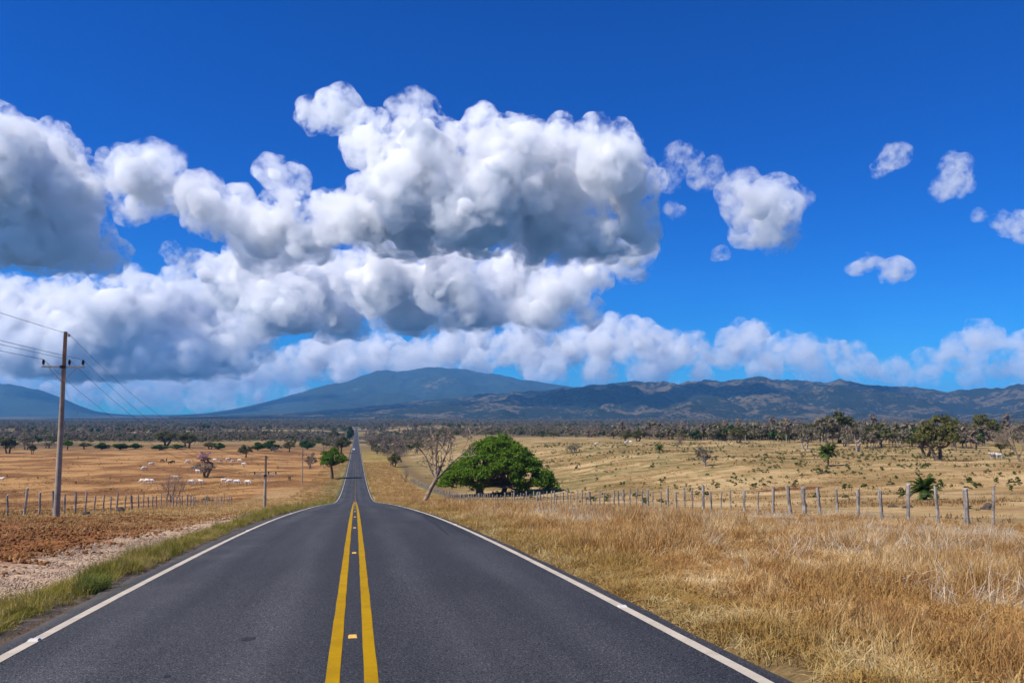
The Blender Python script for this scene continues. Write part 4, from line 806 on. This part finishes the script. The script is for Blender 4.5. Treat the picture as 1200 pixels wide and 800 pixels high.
# ------------------------------------------------------------------ clouds
bm = bmesh.new(); bmesh.ops.create_icosphere(bm, subdivisions=2, radius=1); ICO = np.array([v.co[:] for v in bm.verts]); ICF = np.array([[v.index for v in f.verts] for f in bm.faces]); bm.free()
def vapour(name, dens, s=None, sc_=26, lo=.46, hi=.65):
    """even mist for a cloud's core; mist torn by noise for its outer layers"""
    m = bpy.data.materials.new(name); m.use_nodes = True; t = m.node_tree; t.nodes.clear(); N = NT(t); o = N.n('OutputMaterial'); v = N.n('VolumeScatter')
    v.inputs['Color'].default_value = (.99, .99, .99, 1); v.inputs['Density'].default_value = dens; N.l(v.outputs[0], o.inputs['Volume'])
    if s:
        f = N.noise(N.pos(), 1 / (sc_ * s), 7, .7); N.l(N.ramp(f, lo, hi, 0, dens, False), v.inputs['Density']); m.cycles.volume_step_rate = .4
    return m
def cloud(label, puffs, dist, base, dens=.2, depth=1.6, kids=9, vox=3.2, seed=1, disp=1.0, core=True, nz=24, wisp=.7, lo=.47, hi=.68, grow=6):
    rn = random.Random(seed); sph = []; s = dist / FOC
    for (px, py, r) in puffs:
        c = sky_point(px, py, dist * (1 + rn.uniform(-.05, .05) * depth)); r = r * s; sph.append((c, r * .92, depth))
        for i in range(kids if r / s > 14 else 5):
            d = Vector((rn.gauss(0, 1), rn.gauss(0, 1), rn.gauss(.25, 1))).normalized(); r1 = r * rn.uniform(.28, .5); c1 = c + d * (r * .82) + VD * (d.dot(VD) * r * .82 * (depth - 1)); sph.append((c1, r1, 1.2))
            for j in range(4):
                d2 = (Vector((rn.gauss(0, 1), rn.gauss(0, 1), rn.gauss(.2, 1))).normalized() + d * .7).normalized(); sph.append((c1 + d2 * r1 * .9, r1 * rn.uniform(.3, .55), 1))
    zb = sky_point(600, base, dist).z if base else None; vd = np.array(VD)
    def hull(gr, disps, vx):
        V = []; Fc = []; k = 0
        for c, r, dp in sph:
            P_ = ICO * max(r + gr * s, .2 * r); P_ = P_ + np.outer(P_ @ vd, vd) * (dp - 1); V.append(P_ + np.array(c)); Fc.append(ICF + k); k += len(ICO)
        V = np.concatenate(V)
        if zb is not None: lw = V[:, 2] < zb; V[lw, 2] = zb + (V[lw, 2] - zb) * .15
        ob = link('hull', mesh('hull', V, np.concatenate(Fc))); md = ob.modifiers.new('r', 'REMESH'); md.mode = 'VOXEL'; md.voxel_size = vx * s
        for sz, st, tp, dep in disps:
            tx = bpy.data.textures.new('t', 'CLOUDS'); tx.noise_scale = sz * s; tx.noise_depth = dep; tx.noise_type = tp
            d = ob.modifiers.new('d', 'DISPLACE'); d.texture = tx; d.strength = st * s * disp; d.mid_level = .45; d.texture_coords = 'GLOBAL'
        md = ob.modifiers.new('r2', 'REMESH'); md.mode = 'VOXEL'; md.voxel_size = vx * s
        m2 = bpy.data.meshes.new_from_object(ob.evaluated_get(bpy.context.evaluated_depsgraph_get())); bpy.data.objects.remove(ob)
        v = np.empty(len(m2.vertices) * 3, 'f'); m2.vertices.foreach_get('co', v); q = np.empty(len(m2.loops), 'i'); m2.loops.foreach_get('vertex_index', q); bpy.data.meshes.remove(m2); return v.reshape(-1, 3), q.reshape(-1, 4)
    L = [(hull(grow, ((40, 30, 'SOFT_NOISE', 3), (15, 11, 'SOFT_NOISE', 2)), vox), vapour('cloud_veil', dens * wisp / s, s, nz, lo, hi))]
    if core: L.append((hull(-7, ((60, 14, 'SOFT_NOISE', 2), (24, 13, 'HARD_NOISE', 2), (9, 4, 'HARD_NOISE', 1)), vox * .8), vapour('cloud_core', dens / s)))
    VV = []; QQ = []; mi = []; k = 0
    for i, ((v, q), m_) in enumerate(L): VV.append(v); QQ.append(q + k); mi.append(np.full(len(q), i)); k += len(v)
    me = mesh('cloud', np.concatenate(VV), np.concatenate(QQ), [m_ for _, m_ in L], True, np.concatenate(mi))
    return tag(link('cloud', me), label, 'cloud', 'cumulus clouds')
cloud('tall grey-bellied cloud high above the left mountain', [(20, 195, 50), (60, 205, 40), (-35, 220, 66), (50, 255, 52), (92, 222, 24), (35, 290, 42), (95, 292, 32), (122, 300, 15), (-80, 270, 60), (5, 165, 24)], 5200, 312, .2, seed=1)
cloud('chain of white puffs leading from the tall left cloud to the great cloud', [(165, 210, 34), (140, 200, 17), (190, 216, 26), (245, 240, 30), (216, 226, 22), (285, 262, 32), (310, 285, 30), (322, 204, 15), (348, 214, 13)], 6600, None, .14, seed=4)
cloud('great white cumulus with grey belly high over the volcano', [(395, 130, 20), (368, 134, 11), (425, 160, 24), (440, 178, 21), (495, 165, 34), (500, 195, 42), (470, 240, 46), (570, 160, 22), (600, 212, 54), (660, 205, 52), (715, 190, 36), (735, 222, 34), (742, 268, 30), (560, 245, 56), (480, 265, 42), (420, 258, 34), (390, 255, 28), (360, 280, 28), (640, 268, 46), (700, 282, 36), (330, 262, 28), (755, 245, 14)], 6000, 298, .2, seed=2)
cloud('broad grey cloud deck hanging under the great cumulus', [(300, 330, 40), (380, 340, 44), (450, 332, 40), (520, 330, 40), (600, 330, 34), (655, 345, 28), (270, 330, 28), (242, 322, 18), (690, 368, 13), (560, 362, 34), (635, 366, 28), (480, 372, 34), (400, 372, 36), (330, 368, 40), (740, 300, 24), (690, 320, 20)], 8600, 388, .2, seed=5)
cloud('long low cloud bank behind the utility pole, dark below', [(-40, 385, 50), (20, 380, 44), (80, 380, 38), (140, 366, 40), (190, 372, 42), (232, 385, 46), (160, 400, 42), (100, 408, 46), (262, 410, 36), (40, 415, 46), (210, 420, 36), (150, 432, 26), (300, 385, 26)], 11500, 440, .2, seed=6)
cloud('bright cumulus row resting on the volcano top', [(292, 440, 18), (335, 432, 16), (372, 420, 24), (412, 424, 16), (446, 416, 21), (488, 421, 14), (520, 408, 21), (556, 400, 22), (590, 414, 14), (622, 402, 27), (668, 410, 18), (706, 404, 24), (748, 402, 19), (778, 412, 19), (812, 408, 13), (832, 421, 10), (262, 450, 16), (560, 428, 16), (640, 430, 18), (700, 434, 16), (760, 432, 16), (480, 432, 13), (400, 440, 14), (820, 436, 10)], 25000, 448, .2, seed=7, depth=2)
cloud('cumulus row low over the right-hand hills', [(862, 408, 16), (884, 393, 14), (845, 416, 9), (915, 408, 13), (948, 416, 16), (985, 412, 10), (1003, 428, 14), (1045, 434, 12), (1086, 426, 11), (1122, 416, 14), (1150, 396, 9), (1146, 408, 12), (1184, 424, 16), (1226, 414, 19), (900, 430, 14), (955, 440, 12), (1140, 438, 13), (1075, 444, 10), (1290, 430, 19), (1200, 440, 12)], 26000, 452, .14, seed=8, depth=2)
cloud('pale thin cloud bank along the horizon left of the volcano', [(-60, 452, 22), (10, 448, 19), (60, 455, 17), (110, 452, 19), (165, 458, 19), (215, 450, 19), (255, 462, 17), (300, 462, 15), (190, 470, 12), (100, 470, 12), (20, 468, 12), (345, 460, 12), (270, 474, 8)], 28000, 478, .14, seed=9, depth=2)
cloud('lone rounded white cloud right of the great cumulus', [(890, 240, 24), (902, 254, 32), (870, 225, 17), (922, 245, 17), (882, 284, 18), (845, 303, 7), (868, 295, 8)], 6200, 292, .13, seed=3)
cloud('torn wisps beside the great cumulus', [(797, 178, 13), (826, 200, 11), (782, 206, 11), (808, 192, 8), (845, 212, 5), (790, 250, 6)], 6200, None, .1, seed=10, core=False, nz=13, wisp=.9, lo=.48, hi=.75, grow=3, vox=2, disp=1.3)
cloud('small bent cloud scrap alone in clear sky above the ragged one', [(1046, 187, 9), (1058, 184, 7), (1034, 192, 7), (1031, 200, 5)], 6400, None, .12, seed=11, core=False, nz=13, wisp=.9, lo=.48, hi=.75, grow=3, vox=2)
cloud('ragged small cloud right of the bent scrap', [(1120, 200, 11), (1112, 212, 11), (1134, 214, 9), (1108, 224, 7), (1124, 190, 6)], 6400, None, .12, seed=12, core=False, nz=13, wisp=.9, lo=.48, hi=.75, grow=3, vox=2)
cloud('little round cloud with a smaller puff beside it', [(1012, 314, 13), (1024, 320, 11), (1052, 317, 9), (1042, 320, 5)], 7600, 322, .14, seed=13)
cloud('small cloud with a trailing wisp below the ragged small cloud', [(1192, 266, 13), (1205, 272, 13), (1168, 258, 7), (1150, 254, 4)], 7000, None, .12, seed=14, core=False, nz=13, wisp=.9, lo=.48, hi=.75, grow=3, vox=2)
cloud('tiny cloud scrap in the gap below the puff chain', [(209, 301, 9), (199, 293, 6), (220, 304, 5)], 7000, None, .12, seed=15, core=False, nz=13, wisp=.9, lo=.48, hi=.75, grow=3, vox=2)

# ------------------------------------------------------------------ haze
hm = bpy.data.materials.new('haze'); hm.use_nodes = True; t = hm.node_tree; t.nodes.clear(); o = t.nodes.new('ShaderNodeOutputMaterial'); pv_ = t.nodes.new('ShaderNodeVolumePrincipled')
pv_.inputs['Density'].default_value = 5e-5; pv_.inputs['Color'].default_value = (.16, .5, 1, 1); pv_.inputs['Anisotropy'].default_value = 0; pv_.inputs['Density Attribute'].default_value = ''
t.links.new(pv_.outputs[0], o.inputs['Volume'])
T = MB(); T.box((0, 9800, 400), (23400, 13700, 470)); hz = link('haze', T.mesh('haze', hm)); tag(hz, 'thin blue air over the plain fading the hills and volcano', 'haze', kind='stuff')
